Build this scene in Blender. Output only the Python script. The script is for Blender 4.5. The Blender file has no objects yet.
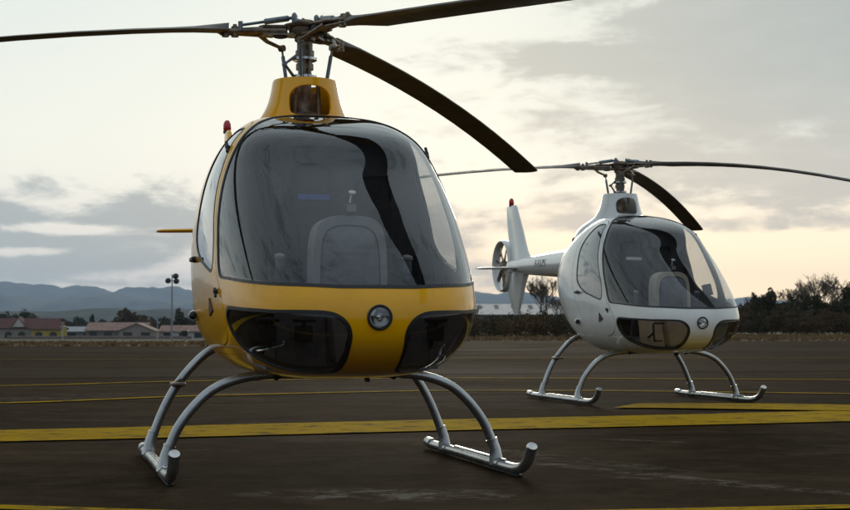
import bpy, math, random
import numpy as np
from math import pi, sin, cos, radians, atan2, hypot
from mathutils import Vector, Matrix
random.seed(7); rng = np.random.default_rng(11)
sc = bpy.context.scene
COL = sc.collection

# ------------------------------------------------------------------ node helpers
def new_mat(name):
    m = bpy.data.materials.new(name); m.use_nodes = True
    nt = m.node_tree; nt.nodes.clear()
    out = nt.nodes.new('ShaderNodeOutputMaterial')
    return m, nt, out
def N(nt, t, **kw):
    n = nt.nodes.new(t)
    for k, v in kw.items(): setattr(n, k, v)
    return n
def setin(nt, n, key, v):
    if isinstance(v, bpy.types.NodeSocket): nt.links.new(v, n.inputs[key])
    elif v is not None: n.inputs[key].default_value = v
def MA(nt, op, a, b=None, c=None, clamp=False):
    n = N(nt, 'ShaderNodeMath', operation=op, use_clamp=clamp)
    setin(nt, n, 0, a)
    if b is not None: setin(nt, n, 1, b)
    if c is not None: setin(nt, n, 2, c)
    return n.outputs[0]
def MIX(nt, fac, a, b):
    n = N(nt, 'ShaderNodeMix', data_type='RGBA')
    setin(nt, n, 0, fac)
    setin(nt, n, 6, a if isinstance(a, bpy.types.NodeSocket) else (*a, 1))
    setin(nt, n, 7, b if isinstance(b, bpy.types.NodeSocket) else (*b, 1))
    return n.outputs[2]
def NOISE(nt, vec, scale, detail=4, rough=.55, dist=0, scl=None):
    if scl is not None:
        m = N(nt, 'ShaderNodeMapping'); setin(nt, m, 'Vector', vec); m.inputs['Scale'].default_value = scl
        vec = m.outputs[0]
    n = N(nt, 'ShaderNodeTexNoise'); setin(nt, n, 'Vector', vec)
    n.inputs['Scale'].default_value = scale; n.inputs['Detail'].default_value = detail
    n.inputs['Roughness'].default_value = rough; n.inputs['Distortion'].default_value = dist
    return n.outputs['Fac']
def RANGE(nt, v, a, b, c=0., d=1., smooth=True):
    n = N(nt, 'ShaderNodeMapRange', interpolation_type='SMOOTHSTEP' if smooth else 'LINEAR')
    setin(nt, n, 0, v)
    for i, x in enumerate((a, b, c, d)): n.inputs[i+1].default_value = x
    return n.outputs[0]
def simple(name, col, rough=.5, metal=0., coat=0., var=.12, scale=8., bump=0., spec=.5, col2=None, bscale=None):
    """principled material with a procedural colour and roughness variation"""
    m, nt, out = new_mat(name)
    tc = N(nt, 'ShaderNodeTexCoord').outputs['Object']
    n1 = NOISE(nt, tc, scale, 5)
    c2 = col2 if col2 else tuple(c*(1-var) for c in col)
    c1 = col if col2 else tuple(min(1, c*(1+var*.5)) for c in col)
    colr = MIX(nt, RANGE(nt, n1, .35, .68), c1, c2)
    p = N(nt, 'ShaderNodeBsdfPrincipled')
    setin(nt, p, 'Base Color', colr)
    setin(nt, p, 'Roughness', RANGE(nt, NOISE(nt, tc, scale*2.7, 4), .3, .7, rough*.85, min(1, rough*1.2), False))
    p.inputs['Metallic'].default_value = metal
    p.inputs['Coat Weight'].default_value = coat; p.inputs['Coat Roughness'].default_value = .04
    p.inputs['Specular IOR Level'].default_value = spec
    if bump:
        b = N(nt, 'ShaderNodeBump'); b.inputs['Strength'].default_value = bump; b.inputs['Distance'].default_value = .01
        setin(nt, b, 'Height', NOISE(nt, tc, bscale or scale*6, 4)); nt.links.new(b.outputs[0], p.inputs['Normal'])
    nt.links.new(p.outputs[0], out.inputs[0])
    return m
def glass_mat(name, tint, refl=.07, rough=.0, dirt=.03, power=4.2):
    """thin sheet: tinted see-through plus mirror reflection growing towards grazing angles"""
    m, nt, out = new_mat(name)
    lw = N(nt, 'ShaderNodeLayerWeight'); lw.inputs['Blend'].default_value = .5
    f = MA(nt, 'MULTIPLY_ADD', MA(nt, 'POWER', lw.outputs['Facing'], power), 1-refl, refl, clamp=True)
    t = N(nt, 'ShaderNodeBsdfTransparent'); t.inputs[0].default_value = (*tint, 1)
    g = N(nt, 'ShaderNodeBsdfGlossy'); g.inputs[0].default_value = (.95, .97, 1, 1); g.inputs['Roughness'].default_value = rough
    d = N(nt, 'ShaderNodeBsdfDiffuse'); d.inputs[0].default_value = (.5, .5, .47, 1)
    tc = N(nt, 'ShaderNodeTexCoord').outputs['Object']
    dm = MA(nt, 'MULTIPLY', RANGE(nt, NOISE(nt, tc, 5, 6, .65), .42, .75), dirt)
    m0 = N(nt, 'ShaderNodeMixShader'); nt.links.new(dm, m0.inputs[0]); nt.links.new(t.outputs[0], m0.inputs[1]); nt.links.new(d.outputs[0], m0.inputs[2])
    mx = N(nt, 'ShaderNodeMixShader'); nt.links.new(f, mx.inputs[0]); nt.links.new(m0.outputs[0], mx.inputs[1]); nt.links.new(g.outputs[0], mx.inputs[2])
    nt.links.new(mx.outputs[0], out.inputs[0])
    return m

MAT = {}
def paint(name, col, coat=1.):
    m, nt, out = new_mat(name)
    tc = N(nt, 'ShaderNodeTexCoord').outputs['Object']
    n = RANGE(nt, NOISE(nt, tc, 3.5, 6, .62), .4, .72)
    dirt = RANGE(nt, NOISE(nt, tc, 22, 5, .7), .55, .8, 0, .35)
    c = MIX(nt, n, col, tuple(x*.9 for x in col))
    c = MIX(nt, dirt, c, tuple(x*.7 for x in col))
    p = N(nt, 'ShaderNodeBsdfPrincipled'); setin(nt, p, 'Base Color', c)
    p.inputs['Roughness'].default_value = .34; p.inputs['Specular IOR Level'].default_value = .12
    p.inputs['Coat Weight'].default_value = coat
    setin(nt, p, 'Coat Roughness', RANGE(nt, n, 0, 1, .05, .12, False))
    b = N(nt, 'ShaderNodeBump'); b.inputs['Strength'].default_value = .05; b.inputs['Distance'].default_value = .02
    setin(nt, b, 'Height', NOISE(nt, tc, 6, 2)); nt.links.new(b.outputs[0], p.inputs['Coat Normal'])
    nt.links.new(p.outputs[0], out.inputs[0])
    return m
MAT['yellow'] = paint('yellow_paint', (.88, .42, .0015), .75)
MAT['white'] = paint('white_paint', (.74, .745, .70))
MAT['seal'] = simple('black_rubber', (.012, .011, .010), .45)
MAT['glass'] = glass_mat('windscreen_glass', (.80, .81, .82), .060, dirt=.010)
MAT['glass_side'] = glass_mat('door_glass', (.84, .86, .87), .11, power=3.0)
MAT['glass_chin'] = glass_mat('chin_glass', (.38, .31, .27), .055)
MAT['glass_chin_light'] = glass_mat('chin_glass_light', (.74, .66, .56), .05)
MAT['liner'] = simple('cabin_liner', (.15, .142, .135), .8)
MAT['grey_trim'] = simple('grey_fabric', (.12, .124, .13), .85, bump=.3, scale=20)
MAT['light_trim'] = simple('pale_trim', (.24, .24, .23), .6)
MAT['cream_trim'] = simple('cream_trim', (.46, .42, .32), .6)
MAT['tan_trim'] = simple('tan_trim', (.42, .34, .25), .7)
MAT['dark_trim'] = simple('dark_trim', (.022, .021, .02), .6)
MAT['seat'] = simple('seat_fabric', (.022, .021, .020), .85, bump=.3, scale=30)
MAT['blue'] = simple('blue_band', (.06, .13, .42), .5)
MAT['whitelabel'] = simple('white_band', (.75, .75, .75), .5)
MAT['tube'] = simple('skid_metal', (.42, .43, .43), .27, metal=.85, var=.18, scale=5)
MAT['steel'] = simple('bright_steel', (.62, .62, .60), .22, metal=1., var=.2, scale=20)
MAT['hub'] = simple('hub_metal', (.20, .155, .11), .42, metal=.55, var=.4, scale=25)
MAT['hubgrey'] = simple('damper_metal', (.17, .20, .22), .4, metal=.6, var=.3, scale=25)
MAT['blade'] = simple('blade_composite', (.060, .048, .038), .42, var=.25, scale=3)
MAT['tipwhite'] = simple('registration_black', (.02, .02, .02), .5)
MAT['red'] = simple('red_lens', (.45, .012, .012), .2, coat=.5)
MAT['reddark'] = simple('dark_red_mark', (.05, .006, .005), .5)
MAT['black'] = simple('black_plastic', (.012, .012, .012), .5)
MAT['lens'] = glass_mat('lamp_lens', (.92, .93, .93), .12, dirt=.05)
MAT['chrome'] = simple('reflector', (.8, .8, .8), .12, metal=1, var=.05)

# ------------------------------------------------------------------ object helpers
def tag(o, label=None, cat=None, group=None, kind=None):
    if label: o['label'] = label
    if cat: o['category'] = cat
    if group: o['group'] = group
    if kind: o['kind'] = kind
    return o
def link(name, me, mat, parent=None):
    o = bpy.data.objects.new(name, me); COL.objects.link(o)
    if mat is not None and not me.materials: me.materials.append(mat)
    if parent is not None: o.parent = parent
    return o
def empty(name, loc=(0, 0, 0), rz=0.):
    o = bpy.data.objects.new(name, None); COL.objects.link(o)
    o.location = loc; o.rotation_euler = (0, 0, rz); o.empty_display_size = .2
    return o
class MB:
    def __init__(s): s.v = []; s.f = []
    def add(s, vs, fs):
        b = len(s.v); s.v += [tuple(map(float, p)) for p in vs]; s.f += [tuple(i+b for i in f) for f in fs]; return s
    def box(s, c, d, rot=None):
        vs = []
        for z in (-.5, .5):
            for x, y in ((-.5, -.5), (.5, -.5), (.5, .5), (-.5, .5)):
                p = Vector((x*d[0], y*d[1], z*d[2]))
                if rot is not None: p = rot @ p
                vs.append(Vector(c)+p)
        return s.add(vs, [(3, 2, 1, 0), (4, 5, 6, 7), (0, 1, 5, 4), (1, 2, 6, 5), (2, 3, 7, 6), (3, 0, 4, 7)])
    def rbox(s, c, d, r=.01, rot=None):
        """box with all edges chamfered"""
        vs = []; hx, hy, hz = d[0]/2, d[1]/2, d[2]/2; r = min(r, hx*.9, hy*.9, hz*.9)
        rings = [(-hz, r), (-hz+r, 0), (hz-r, 0), (hz, r)]
        for z, i in rings:
            a, b = hx-i, hy-i; k = r
            for x, y in ((-a+k, -b), (a-k, -b), (a, -b+k), (a, b-k), (a-k, b), (-a+k, b), (-a, b-k), (-a, -b+k)):
                p = Vector((x, y, z))
                if rot is not None: p = rot @ p
                vs.append(Vector(c)+p)
        fs = [tuple(range(7, -1, -1)), tuple(range(24, 32))]
        for k in range(3):
            for i in range(8): fs.append((k*8+i, k*8+(i+1) % 8, k*8+8+(i+1) % 8, k*8+8+i))
        return s.add(vs, fs)
    def tube(s, pts, r, seg=14, cap=True, squash=None):
        pts = [Vector(p) for p in pts]; n = len(pts)
        rs = r if hasattr(r, '__len__') else [r]*n
        t0 = (pts[1]-pts[0]).normalized()
        up = Vector((0, 0, 1)) if abs(t0.z) < .9 else Vector((1, 0, 0))
        a = t0.cross(up).normalized(); vs = []
        for i, p in enumerate(pts):
            t = (pts[min(i+1, n-1)]-pts[max(i-1, 0)]).normalized()
            a = (a-t*a.dot(t)).normalized(); b = t.cross(a)
            for k in range(seg):
                th = 2*pi*k/seg; vs.append(p+(a*cos(th)+b*sin(th)*(squash or 1))*rs[i])
        fs = [(i*seg+k, i*seg+(k+1) % seg, (i+1)*seg+(k+1) % seg, (i+1)*seg+k) for i in range(n-1) for k in range(seg)]
        if cap: fs += [tuple(range(seg-1, -1, -1)), tuple(range((n-1)*seg, n*seg))]
        return s.add(vs, fs)
    def lathe(s, prof, c=(0, 0, 0), seg=32, axis=None, cap=True):
        """prof: list of (r, h) along axis"""
        ax = Vector(axis or (0, 0, 1)).normalized()
        a = ax.orthogonal().normalized(); b = ax.cross(a); vs = []
        for r, hh in prof:
            for k in range(seg):
                th = 2*pi*k/seg; vs.append(Vector(c)+ax*hh+(a*cos(th)+b*sin(th))*max(r, 1e-5))
        n = len(prof)
        fs = [(i*seg+k, i*seg+(k+1) % seg, (i+1)*seg+(k+1) % seg, (i+1)*seg+k) for i in range(n-1) for k in range(seg)]
        if cap: fs += [tuple(range(seg-1, -1, -1)), tuple(range((n-1)*seg, n*seg))]
        return s.add(vs, fs)
    def prism(s, poly, f0, f1):
        """poly: 2D outline, f0/f1 map (u,v) to 3D for both ends"""
        n = len(poly); vs = [f0(*p) for p in poly]+[f1(*p) for p in poly]
        return s.add(vs, [tuple(range(n-1, -1, -1)), tuple(range(n, 2*n))]+[(i, (i+1) % n, n+(i+1) % n, n+i) for i in range(n)])
    def mesh(s, name, smooth=True, ang=35):
        me = bpy.data.meshes.new(name); me.from_pydata(s.v, [], s.f); me.update()
        if smooth:
            me.polygons.foreach_set('use_smooth', [True]*len(me.polygons)); me.set_sharp_from_angle(angle=radians(ang))
        return me
    def build(s, name, mat, parent=None, smooth=True, ang=35):
        return link(name, s.mesh(name, smooth, ang), mat, parent)
def spline(pts, m=8, closed=False):
    P = np.array(pts, float); n = len(P); out = []
    rngi = range(n if closed else n-1)
    for i in rngi:
        if closed: p0, p1, p2, p3 = P[(i-1) % n], P[i], P[(i+1) % n], P[(i+2) % n]
        else: p0, p1, p2, p3 = P[max(i-1, 0)], P[i], P[i+1], P[min(i+2, n-1)]
        for k in range(m):
            t = k/m
            out.append(.5*(2*p1+(p2-p0)*t+(2*p0-5*p1+4*p2-p3)*t*t+(3*p1-p0-3*p2+p3)*t**3))
    if not closed: out.append(P[-1])
    return np.array(out)

# ------------------------------------------------------------------ the cabin body as a parametric surface
XC = .442; CZ = 1.1
ZK = [.43, .45, .465, .50, .60, .72, .85, 1.0, 1.2, 1.4, 1.6, 1.72, 1.743, 1.762, 1.785]
XFK = [1.525, 1.728, 1.775, 1.735, 1.597, 1.354, 1.098, .862, .555]
XRK = [.285, -.185, -.540, -.866, -1.072, -1.195, -1.056, -.510, .020]
WK = [.421, .542, .600, .611, .613, .600, .560, .472, .326]
def ends(a, c, c2): return [c, c+.5*(a[0]-c), c+.75*(a[0]-c)]+a+[c2+.75*(a[-1]-c2), c2+.5*(a[-1]-c2), c2]
XT = .20
KK = np.stack([ZK, ends(XFK, XC, XT), ends(XRK, XC, XT), ends(WK, 0, 0), [XC]*10+[XC-.02, XC-.09, XT+.06, XT+.02, XT]], 1)
def cr(K, m):
    d = np.r_[0, np.cumsum(np.sqrt(np.linalg.norm(np.diff(K[:, :4], axis=0), axis=1)))]
    T = np.gradient(K, d, axis=0)
    u = np.linspace(0, d[-1], m); i = np.clip(np.searchsorted(d, u, 'right')-1, 0, len(d)-2)
    hh = (d[i+1]-d[i]); s = ((u-d[i])/hh)[:, None]; hh = hh[:, None]
    return (2*s**3-3*s**2+1)*K[i]+(s**3-2*s**2+s)*hh*T[i]+(-2*s**3+3*s**2)*K[i+1]+(s**3-s**2)*hh*T[i+1]
NT, NH = 190, 360
def body_grid():
    Q = cr(KK, NT); th = np.linspace(0, 2*pi, NH+1)[:-1]
    # denser around the corners of the superellipse
    c, s = np.cos(th), np.sin(th); q = (c+1)/2; nn = 1.68+(3.25-1.68)*q*q*(3-2*q)
    cx = np.sign(c)*abs(c)**(2/nn); cy = np.sign(s)*abs(s)**(2/nn)
    # even out arc spacing per ring
    CX = Q[:, 4:5]; X = np.where(c > 0, CX+(Q[:, 1:2]-CX)*cx, CX+(CX-Q[:, 2:3])*cx); Y = Q[:, 3:4]*cy
    ref = np.hypot(np.diff(np.r_[X[NT//2], X[NT//2][:1]]), np.diff(np.r_[Y[NT//2], Y[NT//2][:1]]))
    L = np.r_[0, np.cumsum(ref)]; thn = np.interp(np.linspace(0, L[-1], NH+1)[:-1], L, np.linspace(0, 2*pi, NH+1))
    c, s = np.cos(thn), np.sin(thn); q = (c+1)/2; nn = 1.68+(3.25-1.68)*q*q*(3-2*q)
    cx = np.sign(c)*abs(c)**(2/nn); cy = np.sign(s)*abs(s)**(2/nn)
    CX = Q[:, 4:5]; X = np.where(c > 0, CX+(Q[:, 1:2]-CX)*cx, CX+(CX-Q[:, 2:3])*cx); Y = Q[:, 3:4]*cy
    P = np.stack([X, Y, Q[:, 0:1]+0*X], 2)
    return P
BG = body_grid()
def body_mesh():
    P = BG
    # smooth normals from the grid
    du = np.roll(P, -1, 1)-np.roll(P, 1, 1); dv = np.empty_like(P); dv[1:-1] = P[2:]-P[:-2]; dv[0] = P[1]-P[0]; dv[-1] = P[-1]-P[-2]
    n = np.cross(du, dv); l = np.linalg.norm(n, axis=2, keepdims=True); n = n/np.maximum(l, 1e-12)
    n[0] = (0, 0, -1); n[-1] = (0, 0, 1); n[1] = n[2]*.5+np.array((0, 0, -.5)); n[-2] = n[-3]*.5+np.array((0, 0, .5))
    for _ in range(2):
        n[1:-1] = (n[1:-1]*2+n[2:]+n[:-2]+np.roll(n, 1, 1)[1:-1]+np.roll(n, -1, 1)[1:-1])
        n[1:-1] /= np.linalg.norm(n[1:-1], axis=2, keepdims=True)
    V = [P[0, 0]]+list(P[1:-1].reshape(-1, 3))+[P[-1, 0]]
    Nn = [n[0, 0]]+list(n[1:-1].reshape(-1, 3))+[n[-1, 0]]
    F = []; R = NT-2
    for j in range(NH):
        k = (j+1) % NH
        F.append((0, 1+k, 1+j)); F.append((len(V)-1, 1+(R-1)*NH+j, 1+(R-1)*NH+k))
    for i in range(R-1):
        for j in range(NH):
            k = (j+1) % NH; F.append((1+i*NH+j, 1+i*NH+k, 1+(i+1)*NH+k, 1+(i+1)*NH+j))
    return np.array(V), np.array(Nn), F
def side_y(x, z):
    """half width of the body at (x, z)"""
    i = np.abs(BG[:, 0, 2]-z).argmin(); r = BG[i]; m = r[:, 1] >= 0
    xs, ys = r[m, 0], r[m, 1]; o = np.argsort(xs); return float(np.interp(x, xs[o], ys[o]))
def front_x(y, z):
    i = np.abs(BG[:, 0, 2]-z).argmin(); r = BG[i]; m = (r[:, 0] >= XC) & (r[:, 1] >= 0)
    xs, ys = r[m, 0], r[m, 1]; o = np.argsort(ys); return float(np.interp(abs(y), ys[o], xs[o]))
def sdf_poly(p, poly):
    """signed distance (negative inside) of points to closed polygon"""
    a = poly; b = np.roll(poly, -1, 0); best = np.full(len(p), 1e9); ins = np.zeros(len(p), bool)
    for i in range(len(a)):
        e = b[i]-a[i]; w = p-a[i]; t = np.clip((w@e)/(e@e+1e-15), 0, 1)
        d = np.hypot(*(w-t[:, None]*e).T); best = np.minimum(best, d)
        c = (a[i, 1] > p[:, 1]) != (b[i, 1] > p[:, 1])
        with np.errstate(divide='ignore', invalid='ignore'):
            xi = (b[i, 0]-a[i, 0])*(p[:, 1]-a[i, 1])/(b[i, 1]-a[i, 1])+a[i, 0]
        ins ^= c & (p[:, 0] < xi)
    return np.where(ins, -best, best)
def field(poly):
    def f(V):
        v = V-np.array([XC, 0, CZ]); r = np.linalg.norm(v, axis=1); d = v/r[:, None]
        uv = np.clip(d[:, 1:]/(1+d[:, :1]+1e-6), -6, 6)
        return sdf_poly(uv, poly)*(1+d[:, 0])*r
    return f
def clip(M, F, off=0.):
    """split a mesh along field = off; returns (inside, outside)"""
    V, Nn, Fs = M; val = F(V)-off; val = np.where(np.abs(val) < 1e-7, 1e-7, val)
    V = list(V); Nn = list(Nn); cut = {}; ins = []; outs = []; neg = val < 0
    for f in Fs:
        s = [neg[i] for i in f]
        if all(s): ins.append(f); continue
        if not any(s): outs.append(f); continue
        a = []; b = []; n = len(f)
        for q in range(n):
            i, j = f[q], f[(q+1) % n]
            (a if neg[i] else b).append(i)
            if neg[i] != neg[j]:
                key = (i, j) if i < j else (j, i)
                if key not in cut:
                    t = val[key[0]]/(val[key[0]]-val[key[1]])
                    V.append(V[key[0]]*(1-t)+V[key[1]]*t); nn = Nn[key[0]]*(1-t)+Nn[key[1]]*t
                    Nn.append(nn/np.linalg.norm(nn)); cut[key] = len(V)-1
                a.append(cut[key]); b.append(cut[key])
        if len(a) > 2: ins.append(tuple(a))
        if len(b) > 2: outs.append(tuple(b))
    def comp(fs):
        used = sorted({i for f in fs for i in f}); mp = {o: k for k, o in enumerate(used)}
        return (np.array([V[i] for i in used]).reshape(-1, 3), np.array([Nn[i] for i in used]).reshape(-1, 3), [tuple(mp[i] for i in f) for f in fs])
    return comp(ins), comp(outs)
def patch_mesh(name, M, off=0., thick=0.):
    V, Nn, Fs = M; n = len(V); Vo = V+Nn*off
    if thick:
        from collections import Counter
        ed = {}
        for f in Fs:
            for q in range(len(f)):
                i, j = f[q], f[(q+1) % len(f)]
                k = (min(i, j), max(i, j)); ed[k] = None if k in ed else (i, j)
        Vi = V+Nn*(off-thick)
        bl = [e for e in ed.values() if e]
        bi = sorted({i for e in bl for i in e}); mp = {i: 2*n+k for k, i in enumerate(bi)}; m = len(bi)
        VV = np.concatenate([Vo, Vi, Vo[bi], Vi[bi]])
        faces = list(Fs)+[tuple(i+n for i in reversed(f)) for f in Fs]
        faces += [(j2, i2, i2+m, j2+m) for i2, j2 in ((mp[i], mp[j]) for i, j in bl)]
        nr = np.zeros((m, 3)); 
        for i, j in bl:
            e = Vo[j]-Vo[i]; w = np.cross(Nn[i], e); 
            nr[mp[i]-2*n] -= w; nr[mp[j]-2*n] -= w
        nr /= np.maximum(np.linalg.norm(nr, axis=1, keepdims=True), 1e-9)
        NN = np.concatenate([Nn, -Nn, nr, nr])
    else: VV, faces, NN = Vo, Fs, Nn
    me = bpy.data.meshes.new(name); me.from_pydata([tuple(map(float, v)) for v in VV], [], faces); me.update()
    me.polygons.foreach_set('use_smooth', [True]*len(me.polygons))
    me.normals_split_custom_set_from_vertices([tuple(map(float, v)) for v in NN])
    return me
def sym(half): return half+[(-u, v) for u, v in reversed(half)]
WS = spline(sym([(-.02, -.0965), (-.055, -.0965), (-.125, -.096), (-.208, -.102), (-.30, -.113), (-.365, -.122), (-.39, -.108), (-.418, -.05), (-.462, .07), (-.487, .20), (-.484, .32), (-.455, .44), (-.425, .56), (-.395, .70), (-.345, .83), (-.27, .93), (-.16, .99), (-.04, 1.01)]), 6, True)
DOOR = spline([(-.334, -.285), (-.324, -.225), (-.345, -.175), (-.378, -.14), (-.405, -.115), (-.437, -.055), (-.484, .08), (-.51, .20), (-.508, .31), (-.478, .455), (-.452, .56), (-.435, .68), (-.47, .79), (-.60, .86), (-.85, .86), (-1.18, .72), (-1.36, .4), (-1.34, 0), (-1.08, -.30), (-.80, -.41), (-.62, -.452), (-.50, -.435), (-.395, -.365)], 6, True)
DWIN = spline([(-.505, -.13), (-.468, -.125), (-.453, -.09), (-.468, -.01), (-.507, .09), (-.535, .20), (-.535, .31), (-.507, .47), (-.465, .60), (-.48, .67), (-.575, .735), (-.77, .72), (-1.0, .645), (-1.12, .42), (-1.13, .1), (-1.0, -.04), (-.80, -.11), (-.64, -.125)], 6, True)
CHIN = spline([(-.309, -.180), (-.296, -.170), (-.25, -.1555), (-.203, -.1425), (-.165, -.1355), (-.128, -.130), (-.085, -.128), (-.062, -.133), (-.047, -.146), (-.041, -.163), (-.042, -.185), (-.046, -.225), (-.056, -.262), (-.085, -.277), (-.156, -.286), (-.207, -.284), (-.252, -.276), (-.288, -.250), (-.309, -.220), (-.315, -.195)], 6, True)
mir = lambda P: P*np.array([-1, 1])
def carve():
    M = body_mesh(); out = {}
    fw = field(WS); ws, rest = clip(M, fw)
    g, seal = clip(ws, fw, -.012); out['windscreen'] = g; out['windscreen_seal'] = seal
    lin = M; linM = clip(clip(M, fw, -.02)[1], lambda V: -V[:, 0]+.2)[0]
    for s, nm in ((1, 'stbd'), (-1, 'port')):
        D = DOOR if s == 1 else mir(DOOR); W_ = DWIN if s == 1 else mir(DWIN); C_ = CHIN if s == 1 else mir(CHIN)
        fd, fwn, fc = field(D), field(W_), field(C_)
        door, rest = clip(rest, fd, .003); door = clip(door, fd, -.003)[0]
        win, skin = clip(door, fwn)
        g, seal = clip(win, fwn, -.010); out['dwin_'+nm] = g; out['dseal_'+nm] = seal; out['door_'+nm] = skin
        ch, rest = clip(rest, fc); g, seal = clip(ch, fc, -.014); out['chin_'+nm] = g; out['cseal_'+nm] = seal
        linM = clip(linM, fwn, -.014)[1]; linM = clip(linM, fc, -.018)[1]
    hole = lambda r: (lambda W: np.where(W[:, 0] > 1.2, np.hypot(W[:, 1], W[:, 2]-.728)-r, 1.))
    rest = clip(rest, hole(.0445))[1]; linM = clip(linM, hole(.06))[1]
    # belly panel seam behind the chin windows
    fwd, aft = clip(rest, lambda W: 1.17-W[:, 0]); lo, up = clip(aft, lambda W: W[:, 2]-.5632); up = clip(up, lambda W: .5665-W[:, 2])[0]
    def join(*Ms):
        V, Nn, Fs = [], [], []
        key = {}
        for m in Ms:
            mp = []
            for v, n in zip(m[0], m[1]):
                k = tuple(np.round(v, 6))
                if k not in key: key[k] = len(V); V.append(v); Nn.append(n)
                mp.append(key[k])
            for f in m[2]:
                g = [mp[i] for i in f]; g = [x for i, x in enumerate(g) if x != g[i-1]]
                if len(set(g)) > 2: Fs.append(tuple(dict.fromkeys(g)))
        return np.array(V), np.array(Nn), Fs
    rest = join(fwd, lo, up)
    out['shell'] = rest; out['liner'] = linM
    return out
CV = carve()
ME = {
 'shell': patch_mesh('fuselage_shell', CV['shell'], 0, .014), 'liner': patch_mesh('cabin_liner', CV['liner'], -.024),
 'windscreen': patch_mesh('windscreen', CV['windscreen'], -.003), 'windscreen_seal': patch_mesh('window_seal', CV['windscreen_seal'], .002, .022),
}
for s in ('stbd', 'port'):
    ME['dwin_'+s] = patch_mesh('door_window', CV['dwin_'+s], -.003); ME['dseal_'+s] = patch_mesh('window_seal', CV['dseal_'+s], .0015, .02)
    ME['door_'+s] = patch_mesh('cabin_door', CV['door_'+s], 0, .014)
    ME['chin_'+s] = patch_mesh('chin_window', CV['chin_'+s], -.003); ME['cseal_'+s] = patch_mesh('window_seal', CV['cseal_'+s], .002, .02)

# ------------------------------------------------------------------ helicopter parts
RZ = 2.262
BLADES = [(261., (.0, .033)), (141.5, (.0, .031)), (21., (.080, .004))]     # azimuth in body frame, (linear, quadratic) droop
def blade_mesh(az, kd):
    a = radians(az); c, s = cos(a), sin(a); secs = []
    rs = [.40, .44, .50, .58, .70, .9, 1.2, 1.5, 1.8, 2.1, 2.4, 2.7, 3.0, 3.25, 3.45, 3.57, 3.592, 3.60]
    prof = [(0, 0), (.02, .045), (.08, .075), (.2, .095), (.35, .10), (.6, .07), (.85, .028), (1, .006), (1, -.006), (.85, -.018), (.6, -.038), (.35, -.05), (.2, -.048), (.08, -.036), (.02, -.02)]
    V = []; F = []; n = len(prof)
    for r in rs:
        ch = .185; lead = .25
        if r < .58: ch = .05+.135*((r-.40)/.18)**.8; 
        if r > 3.58: ch = .185*(1-.04*(r-3.58)/.02)
        tw = radians(7.5-1.4*r); tk = 1.0+max(0, (.62-r))*5
        for (u, w) in prof:
            t = -(u-lead)*ch        # along leading direction
            z = w*.185*tk if r >= .58 else w*.185*tk
            tt = t*cos(tw)-z*sin(tw); zz = t*sin(tw)+z*cos(tw)
            # leading direction = clockwise from above
            x = r*c+tt*s; y = r*s-tt*c
            V.append((x, y, RZ-kd[0]*max(0, r-.12)-kd[1]*r*r+zz+.004))
    for i in range(len(rs)-1):
        for k in range(n): F.append((i*n+k, i*n+(k+1) % n, (i+1)*n+(k+1) % n, (i+1)*n+k))
    F += [tuple(range(n-1, -1, -1)), tuple(range((len(rs)-1)*n, len(rs)*n))]
    me = bpy.data.meshes.new('rotor_blade'); me.from_pydata(V, [], F); me.update()
    me.polygons.foreach_set('use_smooth', [True]*len(me.polygons)); me.set_sharp_from_angle(angle=radians(40))
    return me
BLM = [blade_mesh(*b) for b in BLADES]; BLM2 = BLM[:2]+[blade_mesh(21., (.02, .041))]

def fairing_mesh():
    """mast fairing: flared collar with an arched opening in front"""
    prof = [(1.54, .44, .62), (1.60, .43, .56), (1.66, .395, .50), (1.70, .345, .435), (1.735, .295, .37), (1.76, .262, .325), (1.79, .236, .285), (1.83, .212, .25), (1.87, .195, .225), (1.91, .184, .215), (1.95, .176, .195), (1.98, .171, .182), (1.992, .166, .176)]
    P = spline(prof, 4); NS = 120; V = []; F = []
    for z, r, rb in P:
        for k in range(NS):
            th = 2*pi*k/NS; q = min(1, max(0, (cos(th)+.10)/.75)); q = q*q*(3-2*q); rf = min(r, .166+(1.992-z)*.22)
            rs_ = r*(1-q)+rf*q; rx = rs_ if cos(th) > 0 else rb*(.5+.5*abs(sin(th)))+.0
            rx = rs_ if cos(th) > 0 else r+(rb-r)*abs(cos(th))
            V.append((rx*cos(th), rs_*sin(th), z if z > 1.745 else z+(1.745-z)*q))
    m = len(P)
    for i in range(m-1):
        for k in range(NS): F.append((i*NS+k, i*NS+(k+1) % NS, (i+1)*NS+(k+1) % NS, (i+1)*NS+k))
    V = np.array(V); G = V.reshape(m, NS, 3)
    n = np.cross(np.roll(G, -1, 1)-np.roll(G, 1, 1), np.gradient(G, axis=0)); n /= np.linalg.norm(n, axis=2, keepdims=True)
    def f(W):
        y = np.abs(W[:, 1])/.112; z = (W[:, 2]-1.868)/.082
        e = np.where(z > 0, 2.4, 5.); d = (y**e+np.abs(z)**e)**(1/e)-1
        return np.where(W[:, 0] > 0, d*.08, 1.)
    hole, skin = clip((V, n.reshape(-1, 3), F), f)
    return patch_mesh('mast_fairing', skin, 0, .012)
FAIR = fairing_mesh()

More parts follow.
